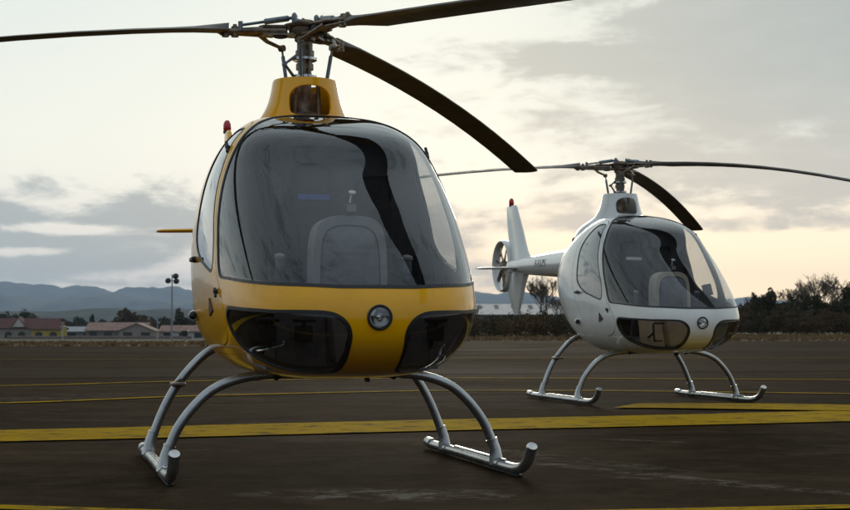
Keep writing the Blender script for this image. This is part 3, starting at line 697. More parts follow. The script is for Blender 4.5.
def asphalt_mat(name, dark=(.022, .0135, .0060), light=(.092, .062, .036), stains=True):
    m, nt, out = new_mat(name)
    tcn = N(nt, 'ShaderNodeTexCoord'); tc = tcn.outputs['Object']
    big = RANGE(nt, NOISE(nt, tc, .25, 7, .66, .5, scl=(.40, 1, 1)), .42, .66)
    mid = RANGE(nt, NOISE(nt, tc, 1.7, 7, .70, .5, scl=(.35, 1, 1)), .46, .72)
    fine = RANGE(nt, NOISE(nt, tc, 90, 4, .8), .3, .75)
    c = MIX(nt, MA(nt, 'MULTIPLY', big, .5), dark, light)
    c = MIX(nt, MA(nt, 'MULTIPLY', mid, .45), c, light)
    vo = N(nt, 'ShaderNodeTexVoronoi'); setin(nt, vo, 'Vector', tc); vo.inputs['Scale'].default_value = 110
    agg = RANGE(nt, vo.outputs['Distance'], .0, .55, 1, 0)
    c = MIX(nt, MA(nt, 'MULTIPLY', agg, MA(nt, 'MULTIPLY', fine, .45)), c, (.075, .052, .030))
    # weathering: isotropic blotches and fine dark tar patches
    bl = RANGE(nt, NOISE(nt, tc, 3.2, 8, .72, .4), .44, .64); c = MIX(nt, MA(nt, 'MULTIPLY', bl, .40), c, tuple(x*.9 for x in light))
    b2 = RANGE(nt, NOISE(nt, tc, 13, 7, .75), .50, .68); c = MIX(nt, MA(nt, 'MULTIPLY', b2, .40), c, (.010, .007, .004))
    b3 = RANGE(nt, NOISE(nt, tc, .9, 6, .7, .8), .54, .66); c = MIX(nt, MA(nt, 'MULTIPLY', b3, .45), c, (.012, .008, .005))
    if stains:
        sp = N(nt, 'ShaderNodeSeparateXYZ'); nt.links.new(tc, sp.inputs[0]); X, Y = sp.outputs[0], sp.outputs[1]
        tot = None
        wn = NOISE(nt, tc, 9, 8, .8, .6, scl=(.7, 1, 1))
        for (cx, cy, ang, la, lb, st) in ((-.16, 6.15, -3, .48, .20, 1.0), (1.05, 7.0, -50, 1.2, .07, .75), (1.55, 6.35, -38, .8, .06, .7), (.6, 8.0, -55, 1.0, .14, .5), (1.35, 9.05, -30, .22, .05, .6), (-1.6, 8.3, 10, .7, .12, .18), (3.6, 11.6, 5, 1.3, .05, .3), (-4.2, 14.5, 12, 1.6, .5, .22), (2.6, 8.4, 30, .8, .1, .15), (-2.5, 15.5, 10, 1.2, .25, .3)):
            a = radians(ang); dx = MA(nt, 'SUBTRACT', X, cx); dy = MA(nt, 'SUBTRACT', Y, cy)
            u = MA(nt, 'ADD', MA(nt, 'MULTIPLY', dx, cos(a)/la), MA(nt, 'MULTIPLY', dy, sin(a)/la)); v = MA(nt, 'ADD', MA(nt, 'MULTIPLY', dx, -sin(a)/lb), MA(nt, 'MULTIPLY', dy, cos(a)/lb))
            d = MA(nt, 'ADD', MA(nt, 'MULTIPLY', u, u), MA(nt, 'MULTIPLY', v, v))
            g = MA(nt, 'MULTIPLY', RANGE(nt, d, 0, 2.2, 1, 0), st)
            tot = g if tot is None else MA(nt, 'MAXIMUM', tot, g)
        tot = MA(nt, 'MULTIPLY', tot, RANGE(nt, wn, .46, .60))
        c = MIX(nt, tot, c, (.21, .18, .145))
        # cracks
        vc = N(nt, 'ShaderNodeTexVoronoi', feature='DISTANCE_TO_EDGE'); mp = N(nt, 'ShaderNodeMapping'); mp.inputs['Scale'].default_value = (.22, .22, 1); setin(nt, mp, 'Vector', tc)
        w2 = N(nt, 'ShaderNodeVectorMath', operation='ADD'); nz = N(nt, 'ShaderNodeTexNoise'); nz.inputs['Scale'].default_value = 1.2; setin(nt, nz, 'Vector', tc)
        nt.links.new(mp.outputs[0], w2.inputs[0]); nt.links.new(nz.outputs['Color'], w2.inputs[1]); nt.links.new(w2.outputs[0], vc.inputs['Vector']); vc.inputs['Scale'].default_value = 1
        cr_ = RANGE(nt, vc.outputs['Distance'], .0, .010, .55, 0)
        c = MIX(nt, MA(nt, 'MULTIPLY', cr_, RANGE(nt, big, .2, .8)), c, (.018, .016, .014))
    p = N(nt, 'ShaderNodeBsdfPrincipled'); setin(nt, p, 'Base Color', c)
    setin(nt, p, 'Roughness', RANGE(nt, big, 0, 1, .72, .9, False)); p.inputs['Specular IOR Level'].default_value = .004
    bp = N(nt, 'ShaderNodeBump'); bp.inputs['Strength'].default_value = .7; bp.inputs['Distance'].default_value = .006
    setin(nt, bp, 'Height', MA(nt, 'ADD', agg, fine)); nt.links.new(bp.outputs[0], p.inputs['Normal'])
    nt.links.new(p.outputs[0], out.inputs[0]); return m
AS = asphalt_mat('apron_asphalt')
# apron: near edge far behind the camera, far edge slightly skewed (52 m left, 80 m right)
def sheet(name, pts, z, mat, kind='structure', sub=None):
    o = MB().add([(x, y, z) for x, y in pts], [tuple(range(len(pts)))]).build(name, mat, smooth=False); tag(o, kind=kind); return o
def edge(n, a, b, jit): return [(a[0]+(b[0]-a[0])*t+0, a[1]+(b[1]-a[1])*t+random.uniform(-jit, jit)) for t in np.linspace(0, 1, n)]
sheet('apron', [(-160, -60), (160, -60)]+edge(60, (160, 82), (-1, 78), .25)+edge(40, (-4, 56), (-160, 51.5), .2), 0, AS)
SEAM = asphalt_mat('worn_asphalt_strip', (.042, .029, .018), (.068, .050, .034), False)
sheet('paved_strip', [(-60, 15.4), (-7, 19.6), (0, 21.8), (7, 23.6), (60, 30), (60, 36), (7, 27.6), (0, 26), (-7, 24.8), (-60, 21)], .004, SEAM)
sheet('far_paved_strip', [(-70, 39), (0, 42), (70, 47), (70, 57), (0, 49), (-70, 44)], .004, SEAM)
def line_mat():
    m, nt, out = new_mat('yellow_line_paint'); tc = N(nt, 'ShaderNodeTexCoord').outputs['Object']
    w = MA(nt, 'MAXIMUM', RANGE(nt, NOISE(nt, tc, 7, 9, .80, scl=(.5, 1, 1)), .49, .62), RANGE(nt, NOISE(nt, tc, 26, 7, .8), .54, .66, 0, .7))
    w2 = RANGE(nt, NOISE(nt, tc, 60, 5, .8), .5, .72, 0, .6)
    w3 = RANGE(nt, NOISE(nt, tc, 1.2, 5, .7), .35, .7, 0, .45)
    c = MIX(nt, w3, (.40, .24, .008), (.29, .18, .010))
    c = MIX(nt, MA(nt, 'MAXIMUM', w, w2), c, (.075, .058, .025))
    p = N(nt, 'ShaderNodeBsdfPrincipled'); setin(nt, p, 'Base Color', c); p.inputs['Roughness'].default_value = .8; p.inputs['Specular IOR Level'].default_value = .003
    b = N(nt, 'ShaderNodeBump'); b.inputs['Strength'].default_value = .5; b.inputs['Distance'].default_value = .004; setin(nt, b, 'Height', NOISE(nt, tc, 80, 5)); nt.links.new(b.outputs[0], p.inputs['Normal'])
    nt.links.new(p.outputs[0], out.inputs[0]); return m
LM = line_mat()
def strip(name, top, bot, z=.008):
    n = len(top); V = [(x, y, z) for x, y in top]+[(x, y, z) for x, y in bot]
    o = MB().add(V, [(n+i, n+i+1, i+1, i) for i in range(n-1)]).build(name, LM, smooth=False); return tag(o, kind='structure')
def rs(P, m=12): return [tuple(p) for p in spline(P, m)]
strip('painted_line', rs([(-13, 6.7), (-5.5, 9.05), (-2.82, 9.9), (-1.4, 10.45), (.04, 11.0), (1.5, 11.5), (3.5, 12.27), (8, 14.0), (15, 16.7)]), rs([(-13, 5.7), (-5.5, 8.02), (-2.54, 8.91), (-1.4, 9.30), (.03, 9.83), (1.33, 10.23), (3.09, 10.84), (8, 12.6), (15, 15.1)]))
strip('painted_line', rs([(1.60, 12.62), (1.75, 12.95), (2.02, 13.35), (3.0, 13.28), (3.74, 13.05), (6, 12.1)]), rs([(1.62, 12.58), (1.80, 12.57), (1.98, 12.56), (2.78, 12.33), (3.48, 12.13), (5.4, 11.55)]), .0125)
def thin(P, w):
    P = np.array(P, float); q = np.linspace(0, len(P)-1, 60); P = np.stack([np.interp(q, np.arange(len(P)), P[:, i]) for i in (0, 1)], 1)
    for _ in range(6): P[1:-1] = (P[1:-1]*2+P[2:]+P[:-2])/4
    d = np.gradient(P, axis=0); n = np.stack([-d[:, 1], d[:, 0]], 1); n /= np.linalg.norm(n, axis=1, keepdims=True)
    strip('painted_line', [tuple(p) for p in P+n*w/2], [tuple(p) for p in P-n*w/2])
thin([(-20, 7), (-3.8, 13.31), (-2.45, 14.85), (.05, 16.19), (1.9, 16.14), (4.4, 15.41), (20, 9)], .15)
thin([(-20, 12), (-4.88, 17.4), (-3.16, 19.0), (.07, 20.31), (5.58, 19.54), (25, 16)], .16)
thin([(-60, 26), (0, 33), (60, 40)], .15)
thin([(-6, 6.35), (-3, 5.93), (-1.64, 5.68), (-1.15, 5.55), (-.3, 5.36), (1.0, 5.57), (1.7, 5.70), (5, 6.2)], .12)

# ------------------------------------------------------------------ far terrain
def hill_mat(name, a, b, sc_=.01):
    m, nt, out = new_mat(name); tc = N(nt, 'ShaderNodeTexCoord').outputs['Object']
    n = RANGE(nt, NOISE(nt, tc, sc_, 8, .65), .38, .62)
    p = N(nt, 'ShaderNodeBsdfPrincipled'); setin(nt, p, 'Base Color', MIX(nt, n, a, b)); p.inputs['Roughness'].default_value = .95; p.inputs['Specular IOR Level'].default_value = .05
    nt.links.new(p.outputs[0], out.inputs[0]); return m
def fbm(x, y, seed, oct=5):
    r = 0; a = 1
    for o in range(7):
        s = seed*3.1+o*7.7
        r += a*(sin(x*1.0+s)*cos(y*1.3-s*1.7)+sin(x*.63-y*.9+s*2.3))*.5
        x, y = x*1.9+.6*y, y*1.9-.5*x; a *= .60
    return r
def ridge(name, yc, depth, hpts, mat, rough, x0, x1, nxs=300, nys=26, seed=1):
    """hpts: (image-free) list of (x metres, crest height metres)"""
    hp = np.array(hpts); X = np.linspace(x0, x1, nxs); V = []
    for j in range(nys):
        t = j/(nys-1); y = yc-depth/2+depth*t; env = sin(pi*t)**.8 if 0 < t < 1 else 0
        for x in X:
            h0 = float(np.interp(x, hp[:, 0], hp[:, 1])); k = depth*.22
            z = env*(h0+rough*fbm(x/k, y/k, seed)*min(1, h0/80+.3))
            V.append((x, y, max(z, 0)-4.5 if env else -5.5))
    F = [(j*nxs+i, j*nxs+i+1, (j+1)*nxs+i+1, (j+1)*nxs+i) for j in range(nys-1) for i in range(nxs-1)]
    return tag(MB().add(V, F).build(name, mat, ang=180), kind='structure')
def pxh(L, D): return [((px-425)*D/1483, (328-y)*D/1483+4.5) for px, y in L]
HM = hill_mat('mountain_slopes', (.05, .058, .06), (.10, .105, .10), .004)
HD = hill_mat('wooded_hills', (.020, .030, .024), (.05, .055, .040), .02)
ridge('far_mountains', 9300, 1700, [(-9000, 180)]+pxh([(-500, 292), (-300, 284), (-120, 281), (-40, 283), (0, 285), (22, 287), (45, 293), (62, 296), (85, 293), (100, 295), (125, 293.5), (145, 296), (165, 293), (180, 292), (200, 297), (260, 296), (340, 300), (420, 296), (480, 300), (505, 297), (530, 299), (560, 303), (620, 300), (700, 305), (780, 303), (900, 300), (1200, 296)], 9300)+[(9000, 180)], HM, 52, -6500, 6500, 620, 34, 3)
ridge('near_mountains', 7000, 1200, [(-8000, 90)]+pxh([(-300, 298), (0, 300), (60, 305), (120, 301), (180, 304), (300, 308), (430, 304), (520, 302), (600, 308), (800, 312), (1100, 306)], 7000)+[(8000, 90)], HM, 34, -5500, 5500, 560, 28, 5)
ridge('wooded_hills', 2900, 900, [(-4000, 30)]+pxh([(-200, 309), (0, 311), (60, 311.5), (110, 308.5), (180, 308), (300, 311), (430, 314), (520, 313), (700, 318), (900, 316)], 2900)+[(4000, 25)], HD, 9.0, -2600, 2600, 620, 22, 9)

# ------------------------------------------------------------------ vegetation
def leaf_cloud(cl, n, size, seed, flat=.75):
    """many small leaf-clump faces spread through a set of ellipsoid clumps; cl: (x,y,z,rx,ry,rz)"""
    r = np.random.default_rng(seed); V = []; F = []
    vol = np.array([c[3]*c[4]*c[5] for c in cl])**.67; vol = vol/vol.sum()
    for c, p in zip(cl, vol):
        for _ in range(int(n*p)):
            d = r.normal(size=3); d /= np.linalg.norm(d); rad = r.uniform(.35, 1.0)**.5*r.choice([1, 1.08, .92, 1.18], p=[.5, .2, .2, .1])
            q = np.array(c[:3])+d*rad*np.array(c[3:])
            a = r.normal(size=3); a /= np.linalg.norm(a); b = np.cross(a, r.normal(size=3)); b /= np.linalg.norm(b)
            s = size*r.uniform(.5, 1.4); k = len(V)
            V += [q-a*s-b*s*.35, q+b*s*flat-a*s*.1, q+a*s+b*s*.1, q-b*s*flat*.8+a*s*.2]; F.append((k, k+1, k+2, k+3))
    return MB().add(V, F)
def fol_mat(name, a, b):
    m, nt, out = new_mat(name); tc = N(nt, 'ShaderNodeTexCoord').outputs['Object']
    n = RANGE(nt, NOISE(nt, tc, 1.3, 5, .7), .35, .65)
    p = N(nt, 'ShaderNodeBsdfPrincipled'); setin(nt, p, 'Base Color', MIX(nt, n, a, b)); p.inputs['Roughness'].default_value = .8; p.inputs['Specular IOR Level'].default_value = .15
    nt.links.new(p.outputs[0], out.inputs[0]); return m
FM = {'ever': fol_mat('evergreen_foliage', (.030, .031, .010), (.055, .050, .018)), 'brown': fol_mat('winter_scrub', (.10, .060, .026), (.06, .040, .018)),
      'olive': fol_mat('olive_scrub', (.060, .050, .022), (.035, .032, .016)), 'grass': fol_mat('dry_grass', (.20, .12, .055), (.13, .09, .04))}
BARK = simple('bark', (.10, .072, .048), .9, scale=3, var=.3)
MINR = [.017]
def branches(mb, p, d, L, r, lvl, rn, maxl, spread=.55):
    n = 4; pts = [p]; rs_ = [r]; q = p.copy(); dd = d.copy()
    for i in range(n):
        dd = (dd+Vector((rn.uniform(-.16, .16), rn.uniform(-.16, .16), rn.uniform(-.05, .14)))).normalized(); q = q+dd*L/n
        pts.append(q.copy()); rs_.append(r*(1-.45*(i+1)/n))
    mb.tube(pts, [max(x, MINR[0]) for x in rs_], 6 if lvl < 2 else 3, cap=False)
    if lvl >= maxl: return
    kids = 3 if lvl < 2 else 3
    for k in range(kids+(lvl == 0)):
        t = rn.uniform(.45, 1.0) if k else 1.0; i = min(n, max(1, int(round(t*n)))); a = rn.uniform(0, 2*pi)
        o = Vector((cos(a), sin(a), rn.uniform(.0, .5)))*spread*rn.uniform(.7, 1.4); nd = (dd+o).normalized()
        branches(mb, pts[i], nd, L*rn.uniform(.58, .78), rs_[i]*.62, lvl+1, rn, maxl, spread)
def bare_tree(loc, H, seed, label, group=None, maxl=5, spread=.6, tr=.035):
    rn = random.Random(seed); root = empty('bare_tree', loc); tag(root, label, 'tree', group)
    t = MB(); h0 = H*.22; t.tube([(0, 0, -.3), (0, 0, h0*.5), (rn.uniform(-.05, .05)*H, 0, h0)], [H*tr, H*tr*.75, H*tr*.6], 8); top = Vector(t.v[-4]); 
    tp = Vector((t.v[-1][0], 0, h0)); t.build('trunk', BARK, root)
    mb = MB()
    for k in range(5):
        a = 2*pi*k/5+rn.uniform(-.4, .4); d = Vector((cos(a)*spread, sin(a)*spread, 1)).normalized() if k else Vector((0, 0, 1))
        branches(mb, Vector((tp.x, 0, h0*.95)), d, H*.27, H*tr*.45, 0, rn, maxl-1, spread)
    mb.build('crown', BARK, root, smooth=False); return root
def fol_tree(name, loc, H, Wd, seed, label, mat='ever', cat='tree', group=None, conical=False, n=900, ls=.16, trunk=True):
    rn = random.Random(seed); root = empty(name, loc); tag(root, label, cat, group)
    if trunk:
        t = MB(); t.tube([(0, 0, -.3), (0, 0, H*.3), (rn.uniform(-.1, .1), 0, H*.8)], [H*.035, H*.026, H*.008], 7)
        for k in range(6):
            a = rn.uniform(0, 6.28); z = H*rn.uniform(.25, .7); t.tube([(0, 0, z), (cos(a)*Wd*.3, sin(a)*Wd*.3, z+H*.08)], [H*.010, H*.004], 5)
        t.build('trunk', BARK, root)
    cl = []; k = 12 if trunk else 9
    for i in range(k):
        t = (i+.5)/k; z = H*(.14+.80*t) if trunk else H*(.12+.68*t)
        w = Wd/2*((1-t)**.6 if conical else (1-(2*t-.85)**2*.62)); a = rn.uniform(0, 6.28); q = w*rn.uniform(.2, .62)
        cl.append((cos(a)*q, sin(a)*q, z, w*rn.uniform(.45, .7), w*rn.uniform(.45, .7), H*rn.uniform(.07, .14)))
    leaf_cloud(cl, n, ls*H/5, seed).build('crown', FM[mat], root, smooth=False); return root
def P2(px, d): return ((px-425)*d/1483, d)
def LOC(px, d): x, y = P2(px, d); return (x, y, gz(x, y))
# right-hand boundary, about 150-170 m away
bare_tree(LOC(822, 168), 7.6, 21, 'tall spreading leafless tree above the right end of the tree line', maxl=6, spread=.8, tr=.034)
bare_tree(LOC(797, 172), 6.3, 5, 'lower leafless tree just left of the tall spreading bare tree', maxl=6, spread=.75, tr=.034)
bare_tree(LOC(843, 160), 5.2, 9, 'small leafless tree at the right edge of the tree line', maxl=5, spread=.6, tr=.034)
bare_tree(LOC(757, 175), 5.4, 31, 'thin leafless sapling between two evergreens right of the white helicopter', maxl=4, spread=.35, tr=.026)
bare_tree(LOC(764, 178), 5.2, 33, 'thinnest leafless sapling against the sky left of the round evergreen', maxl=4, spread=.3, tr=.024)
MINR[0] = .009
bare_tree(LOC(546, 118), 5.2, 41, 'leafless tree seen below the tail boom of the white helicopter', maxl=6, spread=.5, tr=.022)
bare_tree(LOC(560, 124), 4.0, 43, 'leafless tree close beside the white helicopter cabin', maxl=5, spread=.5, tr=.032)
bare_tree(LOC(478, 130), 3.4, 45, 'leafless tree just right of the yellow helicopter cabin', maxl=4, spread=.5, tr=.032)
T1 = [(771, 165, 5.1, 2.6, 'tallest round topped evergreen, left of the tall bare tree'), (752, 160, 4.4, 1.9, 'pointed evergreen nearest the white helicopter nose'), (790, 158, 3.9, 2.2, 'low evergreen between the round topped one and the bare trees'),
      (806, 155, 4.0, 2.0, 'dark evergreen under the crown of the lower bare tree'), (817, 152, 4.1, 2.1, 'dark evergreen in front of the trunk of the tall bare tree'), (849, 150, 5.0, 2.4, 'dark evergreen cut by the right edge of the photo'), (835, 163, 3.6, 2.3, 'low evergreen near the right edge'), (741, 170, 3.4, 2.0, 'short dark evergreen right behind the white helicopter nose')]
for i, (px, d, H, w, lb) in enumerate(T1):
    fol_tree('evergreen_tree', LOC(px, d), H, w*1.5, 100+i, lb, 'ever', 'tree', 'evergreens in the right hand tree line', conical=False, n=4200, ls=.13)
cnt = 0
for px in np.arange(734, 900, 6.5):
    for d, Hm in ((150, 3.6), (141, 2.6)):
        cnt += 1; H = Hm*random.uniform(.7, 1.12)
        fol_tree('shrub', LOC(px+random.uniform(-3, 3), d+random.uniform(-4, 4)), H, H*random.uniform(.8, 1.1), 300+cnt, 'brown leafless shrub in the dense row along the right of the airfield', random.choice(['brown', 'olive', 'brown']), 'shrub', 'shrubs along the right edge of the airfield', n=1500, ls=.14, trunk=False)
for px in np.arange(440, 600, 7):
    for d, Hm in ((98, 2.0), (112, 2.2)):
        cnt += 1; H = Hm*random.uniform(.75, 1.1)
        fol_tree('shrub', LOC(px+random.uniform(-3, 3), d+random.uniform(-3, 3)), H, H*random.uniform(1.0, 1.3), 300+cnt, 'low brown shrub in the hedge between the two helicopters', random.choice(['brown', 'olive', 'brown']), 'shrub', 'hedge shrubs behind the two helicopters', n=600, ls=.16, trunk=False)
# dry grass verge along the far edge of the apron
r = np.random.default_rng(5); V = []; F = []
for _ in range(16000):
    right = r.random() < .62
    if right: x = r.uniform(-3, 75); y = r.uniform(79, 140)
    else: x = r.uniform(-75, -4); y = r.uniform(54, 100)
    h = r.uniform(.06, .22)*(1.6 if (right and r.random() < .15) else 1); a = r.uniform(0, pi); w = r.uniform(.05, .16); z = gz(x, y)-.03; k = len(V); dx, dy = cos(a)*w, sin(a)*w
    V += [(x-dx, y-dy, z), (x+dx, y+dy, z), (x+dx*.5+r.uniform(-.1, .1), y+dy*.5, z+h), (x-dx*.8, y-dy*.8+r.uniform(-.1, .1), z+h*.8)]; F.append((k, k+1, k+2, k+3))
tag(MB().add(V, F).build('dry_grass', FM['grass'], smooth=False), 'dry tan grass tufts along the far edge of the apron', 'grass', kind='stuff')

# ------------------------------------------------------------------ buildings on the left, about 400 m away
WALLM = {'cream': simple('render_cream', (.24, .21, .17), .85, scale=.5), 'yellow': simple('render_yellow', (.34, .26, .045), .85, scale=.5), 'grey': simple('render_grey', (.13, .125, .115), .85, scale=.5), 'white': simple('render_white', (.42, .40, .36), .85, scale=.5)}
ROOFM = {'red': simple('red_tiles', (.085, .026, .020), .85, scale=1.2, var=.35), 'salmon': simple('salmon_tiles', (.24, .145, .11), .85, scale=1.2, var=.3), 'grey': simple('grey_sheet_roof', (.22, .235, .245), .5, scale=.7)}
DARKW = simple('dark_window', (.02, .022, .025), .2)
def house(name, loc, Lx, Dy, hw, hr, wall, roof, label, nwin=0, arch=False, rz=0., gable_x=False, group=None, over=.4, cat='building'):
    root = empty(name, loc, rz); tag(root, label, cat, group)
    b = MB(); b.box((0, 0, hw/2-.25), (Lx, Dy, hw+.5))
    if gable_x: b.prism([(-Lx/2, hw), (Lx/2, hw), (0, hw+hr-.15)], lambda u, v: (u, -Dy/2, v), lambda u, v: (u, Dy/2, v))
    else: b.prism([(-Dy/2, hw), (Dy/2, hw), (0, hw+hr-.15)], lambda u, v: (-Lx/2, u, v), lambda u, v: (Lx/2, u, v))
    b.build('wall', wall, root, smooth=False)
    rf = MB(); t = .15
    if gable_x:
        for s in (-1, 1): rf.add([(0, -Dy/2-over, hw+hr), (0, Dy/2+over, hw+hr), (s*(Lx/2+over), Dy/2+over, hw-.1), (s*(Lx/2+over), -Dy/2-over, hw-.1), (0, -Dy/2-over, hw+hr-t), (0, Dy/2+over, hw+hr-t), (s*(Lx/2+over), Dy/2+over, hw-.1-t), (s*(Lx/2+over), -Dy/2-over, hw-.1-t)], [(0, 1, 2, 3), (7, 6, 5, 4), (2, 3, 7, 6), (0, 3, 7, 4), (1, 2, 6, 5)])
    else:
        for s in (-1, 1): rf.add([(-Lx/2-over, 0, hw+hr), (Lx/2+over, 0, hw+hr), (Lx/2+over, s*(Dy/2+over), hw-.1), (-Lx/2-over, s*(Dy/2+over), hw-.1), (-Lx/2-over, 0, hw+hr-t), (Lx/2+over, 0, hw+hr-t), (Lx/2+over, s*(Dy/2+over), hw-.1-t), (-Lx/2-over, s*(Dy/2+over), hw-.1-t)], [(0, 1, 2, 3), (7, 6, 5, 4), (2, 3, 7, 6), (0, 3, 7, 4), (1, 2, 6, 5)])
    rf.build('roof', roof, root, smooth=False)
    for i in range(nwin):
        x = -Lx/2+Lx*(i+.5)/nwin; w = Lx/nwin*.52; hh = hw*.55
        o = MB()
        pl = [(x-w/2, .3), (x+w/2, .3)]+([(x+w/2*cos(a), hh*.8+w*.35*sin(a)) for a in np.linspace(0, pi, 8)] if arch else [(x+w/2, hh+.5), (x-w/2, hh+.5)])
        o.prism(pl, lambda u, v: (u, -Dy/2-.03, v), lambda u, v: (u, -Dy/2+.1, v)); o.build('window', DARKW, root, smooth=False)
    return root
D = 400
hr_ = house('terminal_building', LOC(14, D), 25, 10, 3.0, 2.6, WALLM['cream'], ROOFM['red'], 'long cream building with red roof and arched openings at far left', 7, True)
h = MB(); h.prism([(-1.9, 3.2), (1.9, 3.2), (0, 5.7)], lambda u, v: (u+2.8, -5.4, v), lambda u, v: (u+2.8, -1.5, v)); h.build('gable', WALLM['white'], hr_, smooth=False)
h = MB(); h.prism([(-2.0, 3.25), (0, 5.85), (2.0, 3.25), (1.75, 3.25), (0, 5.6), (-1.75, 3.25)], lambda u, v: (u+2.8, -5.5, v), lambda u, v: (u+2.8, -1.4, v)); h.build('gable_roof', ROOFM['red'], hr_, smooth=False)
house('kiosk', LOC(50, D-8), 7.6, 7, 2.7, 1.9, WALLM['yellow'], ROOFM['red'], 'small yellow walled building beside the red roofed one', 2, True)
house('low_house', LOC(120, D-6), 15.5, 11, 2.4, 2.0, WALLM['grey'], ROOFM['salmon'], 'low house with broad salmon pink roof left of the floodlight mast', 4)
house('low_house', LOC(140, D-20), 9, 8, 2.2, 1.9, WALLM['cream'], ROOFM['salmon'], 'gable ended house in front of the broad salmon roofed house', 2, gable_x=True)
house('low_house', LOC(186, D-10), 12, 9, 2.1, 1.5, WALLM['white'], ROOFM['salmon'], 'pale house with pinkish roof behind the floodlight mast', 3)
house('low_house', LOC(84, D+30), 10, 9, 2.2, 1.3, WALLM['grey'], ROOFM['grey'], 'grey roofed shed between the yellow building and the salmon roofed house', 2)
house('low_house', LOC(214, D+4), 9, 8, 2.4, 1.5, WALLM['cream'], ROOFM['salmon'], 'house half hidden behind the yellow helicopter', 2)
house('garden_wall', LOC(100, D-30), 46, .4, .7, .08, WALLM['grey'], ROOFM['salmon'], 'long low grey wall in front of the houses at left', 0, over=.02, cat='wall')
# hangar behind the hedge
house('hangar', (P2(527, 300)[0], 300, 0), 31, 20, 3.4, 2.1, WALLM['grey'], ROOFM['grey'], 'long pale grey hangar with a low roof between the two helicopters', 5, over=.6, cat='hangar')
hg = bpy.data.objects['hangar']
for k in range(9):
    xk = -13.6+3.4*k; q = MB(); q.add([(xk, -9.4, 3.53), (xk+.9, -9.4, 3.53), (xk+.9, -1.2, 5.27), (xk, -1.2, 5.27), (xk, -9.4, 3.40), (xk+.9, -9.4, 3.40), (xk+.9, -1.2, 5.14), (xk, -1.2, 5.14)], [(0, 1, 2, 3), (7, 6, 5, 4), (0, 4, 5, 1), (1, 5, 6, 2), (2, 6, 7, 3), (3, 7, 4, 0)])
    q.build('skylight', WALLM['grey'], hg, smooth=False)
house('hangar', (P2(752, 260)[0], 260, 0), 10, 9, 1.9, .9, WALLM['cream'], ROOFM['grey'], 'small pale shed just right of the white helicopter nose', 1, over=.3, cat='hangar')
for i, (px, d, H, w) in enumerate([(5, 440, 6.0, 6), (22, 445, 6.6, 7), (36, 430, 5.2, 5), (65, 440, 4.6, 6), (78, 450, 5.0, 6), (92, 432, 5.6, 2.2), (103, 445, 4.4, 5), (127, 436, 7.0, 4.6), (118, 450, 5.0, 5), (143, 428, 5.4, 5), (152, 440, 4.8, 5), (166, 436, 5.0, 5), (180, 425, 6.5, 4), (192, 432, 5.2, 5), (205, 425, 6.0, 5), (218, 430, 6.5, 5), (232, 430, 5.5, 5), (-14, 440, 6, 7), (-35, 440, 6, 7)]):
    nm = ['bushy', 'spreading', 'rounded'][i % 3]
    wh = {0: 'behind the left end of the red roofed building', 1: 'behind the white gable of the red roofed building', 2: 'behind the right half of the red roofed building', 3: 'above the yellow building', 4: 'behind the grey roofed shed', 5: 'shaped like a narrow dark spike behind the salmon roofed house', 6: 'behind the left end of the salmon roof', 7: 'standing tallest over the salmon roofed house', 8: 'left of the tallest tree over the salmon roof', 9: 'right of the tallest tree over the salmon roof', 10: 'left of the floodlight mast', 11: 'directly behind the floodlight mast', 12: 'right of the floodlight mast', 13: 'behind the pale house', 14: 'nearest the left side of the yellow helicopter', 15: 'half hidden by the yellow helicopter', 16: 'behind the yellow helicopter', 17: 'cut by the left edge of the photo', 18: 'beyond the left edge of the photo'}[i]
    fol_tree('village_tree', LOC(px, d), H*1.3, w*1.7, 700+i, f'dark {nm} tree {wh}', random.choice(['brown', 'olive', 'ever']) if i not in (5, 12) else 'ever', 'tree', 'trees behind the houses at left', conical=(i == 5), n=2200, ls=.2)
# masts
POLE = simple('galvanised_pole', (.22, .23, .24), .5, metal=.4)
def mast_light(loc):
    root = empty('floodlight_mast', loc); tag(root, 'tall grey mast with three round floodlights left of the yellow helicopter', 'light mast')
    H = 8.0; b = MB(); b.tube([(0, 0, -.3), (0, 0, H*.5), (0, 0, H)], [.13, .10, .07], 12); b.build('pole', POLE, root)
    b = MB(); b.tube([(-.42, 0, H-.72), (.42, 0, H-.72)], .035, 8); b.tube([(0, 0, H-.25), (.42, 0, H-.22)], .035, 8); b.build('crossarm', POLE, root)
    for x, z in ((-.50, H-.72), (.50, H-.78), (.42, H-.16)):
        f = MB(); f.lathe([(.10, .16), (.22, .10), (.34, -.04), (.37, -.12), (.33, -.13)], (x, 0, z), 18, (.0, -1, .35)); fo = f.build('floodlight', MAT['black'], root)
        g = MB(); g.lathe([(.32, -.115), (.01, -.12)], (x, 0, z), 18, (0, -1, .35), cap=False); g.build('glass', MAT['lens'], fo)
mast_light(LOC(172, 180))
def thin_mast(px, d, H, label, cross=True):
    root = empty('pole', LOC(px, d)); tag(root, label, 'pole'); b = MB(); b.tube([(0, 0, -.3), (0, 0, H)], [.10, .06], 8); b.build('shaft', WALLM['white'], root)
    if cross:
        b = MB(); b.tube([(-.6, 0, H*.72), (.9, 0, H*.72)], .07, 8); b.tube([(.3, 0, H*.72), (1.0, 0, H*.68), (1.5, 0, H*.6)], [.28, .2, .12], 10); b.build('windsock', WALLM['white'], root)
thin_mast(63, 330, 3.9, 'short white pole with a small windsock right of the yellow building')
thin_mast(158, 330, 3.4, 'plain thin pale pole left of the floodlight mast', False)
# dark utility cabinet on posts by the verge (left of the yellow helicopter)
cb = empty('utility_box', LOC(185, 95)); tag(cb, 'small dark box on a post on the grass beside the yellow helicopter', 'utility box')
MB().rbox((0, 0, .62), (.42, .3, .36), .04).build('box', MAT['black'], cb); MB().tube([(0, 0, -.2), (0, 0, .46)], .05, 8).build('post', POLE, cb)

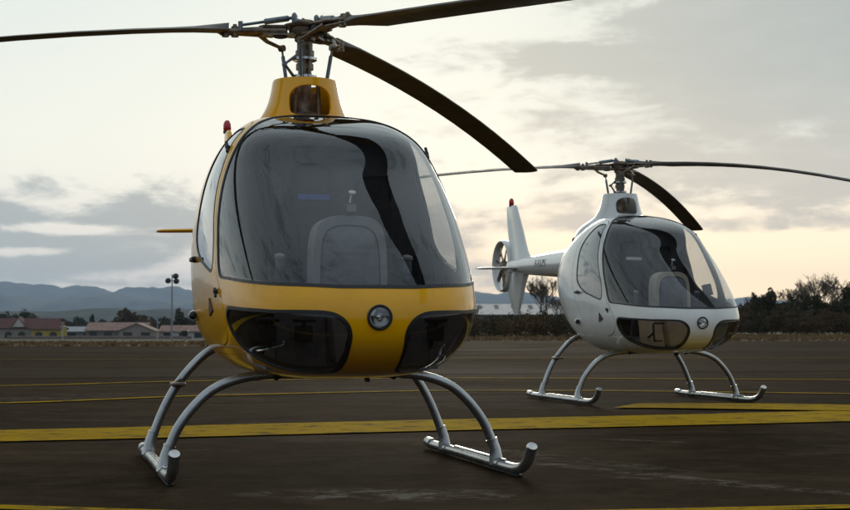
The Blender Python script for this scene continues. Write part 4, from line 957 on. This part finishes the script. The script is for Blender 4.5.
# ------------------------------------------------------------------ haze
def haze():
    x, y0, y1, z0, z1 = 9400, -2700, 11200, -7., 420.
    V = [(-x, y0, z0), (x, y0, z0), (x, y1, z0), (-x, y1, z0), (-x, y0, z1), (x, y0, z1), (x, y1, z1), (-x, y1, z1)]
    m, nt, out = new_mat('haze_air'); p = N(nt, 'ShaderNodeVolumePrincipled')
    p.inputs['Color'].default_value = (.60, .77, 1, 1); p.inputs['Density'].default_value = HAZE; p.inputs['Anisotropy'].default_value = .2
    nt.links.new(p.outputs[0], out.inputs['Volume'])
    o = MB().add(V, [(3, 2, 1, 0), (4, 5, 6, 7), (0, 1, 5, 4), (1, 2, 6, 5), (2, 3, 7, 6), (3, 0, 4, 7)]).build('haze', m, smooth=False)
    tag(o, 'thin pale blue haze filling the air over the airfield', 'haze', kind='stuff')
HAZE = 7.0e-5
haze()

# ------------------------------------------------------------------ world
SUN_EL, SUN_AZ = 12., 2.    # azimuth measured from +Y towards +X
w = bpy.data.worlds.new('World'); sc.world = w; w.use_nodes = True; nt = w.node_tree; nt.nodes.clear()
out = N(nt, 'ShaderNodeOutputWorld'); bg = N(nt, 'ShaderNodeBackground')
sky = N(nt, 'ShaderNodeTexSky', sky_type='NISHITA', sun_disc=False); sky.sun_elevation = radians(SUN_EL); sky.sun_rotation = radians(SUN_AZ); sky.air_density = 1.2; sky.dust_density = 2.5
tc = N(nt, 'ShaderNodeTexCoord').outputs['Generated']
sp = N(nt, 'ShaderNodeSeparateXYZ'); nt.links.new(tc, sp.inputs[0]); X, Y, Zc = sp.outputs
AZ = MA(nt, 'MULTIPLY', MA(nt, 'ARCTAN2', X, Y), 180/pi); EL = MA(nt, 'MULTIPLY', MA(nt, 'ARCSINE', Zc), 180/pi)
def blob(a0, wa, e0, we, k=1.):
    u = MA(nt, 'DIVIDE', MA(nt, 'SUBTRACT', AZ, a0), wa); v = MA(nt, 'DIVIDE', MA(nt, 'SUBTRACT', EL, e0), we)
    d = MA(nt, 'ADD', MA(nt, 'MULTIPLY', u, u), MA(nt, 'MULTIPLY', v, v))
    return MA(nt, 'MULTIPLY', MA(nt, 'EXPONENT', MA(nt, 'MULTIPLY', d, -1)), k)
# front-to-back fall off: 1 towards the sunset (+Y), 0 behind the camera
FRONT = RANGE(nt, Y, -.75, .55)
mid = MIX(nt, RANGE(nt, EL, 2, 15), (1.10, 1.08, .95), (.80, .885, .85))          # bright veil of cloud
mid = MIX(nt, RANGE(nt, EL, 12, 60), mid, (.60, .68, .72))
hor = MIX(nt, RANGE(nt, AZ, -10, 9), (.92, .88, .84), (1.95, 1.46, .86))         # warm band low in the sky
base = MIX(nt, RANGE(nt, EL, .5, 7.0, 1, 0), mid, hor)
back = MIX(nt, RANGE(nt, EL, 0, 30), (.34, .38, .43), (.52, .62, .74))
base = MIX(nt, FRONT, back, base)
rt = blob(13.5, 8.5, 10.5, 4.5, .8); base = MIX(nt, rt, base, (.60, .66, .65))
# clouds
n1 = NOISE(nt, tc, 4.2, 9, .60, .7, scl=(1, 1, 3.0)); n2 = NOISE(nt, tc, 12, 8, .6, .6, scl=(1, 1, 3.2)); n3 = NOISE(nt, tc, 22, 6, .6, .2, scl=(1, 1, 3.4))
cov = MA(nt, 'ADD', MA(nt, 'MULTIPLY', n1, .50), MA(nt, 'ADD', MA(nt, 'MULTIPLY', n2, .34), MA(nt, 'MULTIPLY', n3, .16)))
cov = MA(nt, 'MULTIPLY_ADD', cov, 2.0, -.5)
bias = MA(nt, 'ADD', blob(-17, 13, 3.3, 2.1, .42), blob(13.5, 8, 10.0, 3.0, .36))
bias = MA(nt, 'ADD', bias, blob(3.5, 3.0, 8.0, .8, .15)); bias = MA(nt, 'ADD', bias, blob(13, 7, 5.9, .9, .22)); bias = MA(nt, 'ADD', bias, MA(nt, 'SUBTRACT', blob(11, 9, 3.9, .35, .20), blob(12, 8, 2.5, .8, .30)))
bias = MA(nt, 'SUBTRACT', bias, blob(-6, 12, 10, 3.6, .22)); bias = MA(nt, 'SUBTRACT', bias, blob(4.5, 4, 6.6, 1.2, .10)); bias = MA(nt, 'SUBTRACT', bias, blob(-14, 4.2, 3.7, .28, .30)); bias = MA(nt, 'SUBTRACT', bias, blob(-7.6, 2.1, 2.9, .6, .42))
bias = MA(nt, 'SUBTRACT', bias, blob(-15.3, 2.4, 2.85, .22, .30))
cl = RANGE(nt, MA(nt, 'ADD', cov, bias), .50, .70)
shade = RANGE(nt, MA(nt, 'ADD', cov, n3), .75, 1.25)
ccol = MIX(nt, RANGE(nt, AZ, -8, 8), (.37, .45, .48), (.66, .63, .57))
ccol = MIX(nt, RANGE(nt, EL, 4, 11), ccol, (.44, .50, .50))
ccol = MIX(nt, FRONT, (.12, .15, .20), ccol)
ccol = MIX(nt, MA(nt, 'MULTIPLY', shade, .22), ccol, (.30, .34, .37))
col = MIX(nt, MA(nt, 'MULTIPLY', cl, .9), base, ccol)
nish = N(nt, 'ShaderNodeVectorMath', operation='SCALE'); nt.links.new(sky.outputs[0], nish.inputs[0]); nish.inputs['Scale'].default_value = .1
col = MIX(nt, .04, col, nish.outputs[0])
ten = N(nt, 'ShaderNodeVectorMath', operation='SCALE'); nt.links.new(col, ten.inputs[0]); ten.inputs['Scale'].default_value = 10.
nt.links.new(ten.outputs[0], bg.inputs[0]); bg.inputs[1].default_value = .1
nt.links.new(bg.outputs[0], out.inputs[0])
sl = bpy.data.lights.new('sun', 'SUN'); sl.energy = .7; sl.angle = radians(14); sl.color = (1, .90, .74)
so = bpy.data.objects.new('sun', sl); COL.objects.link(so)
a, e = radians(SUN_AZ), radians(SUN_EL); dv = -Vector((sin(a)*cos(e), cos(a)*cos(e), sin(e))); so.rotation_euler = dv.to_track_quat('-Z', 'Y').to_euler()

# ------------------------------------------------------------------ camera
cam = bpy.data.cameras.new('camera'); cam.sensor_width = 36; cam.lens = 1483/850*36; cam.clip_start = .1; cam.clip_end = 40000
cam.dof.use_dof = True; cam.dof.focus_distance = 7.2; cam.dof.aperture_fstop = 10.0
co = bpy.data.objects.new('camera', cam); COL.objects.link(co); co.location = (0, 0, .685); co.rotation_euler = (radians(90+2.81), 0, 0); sc.camera = co
vs = sc.view_settings; vs.view_transform = 'Standard'; vs.look = 'None'; vs.exposure = 0; vs.gamma = 1; vs.use_curve_mapping = False
sc.render.engine = 'CYCLES'; sc.cycles.max_bounces = 10; sc.cycles.transparent_max_bounces = 16; sc.cycles.volume_bounces = 1
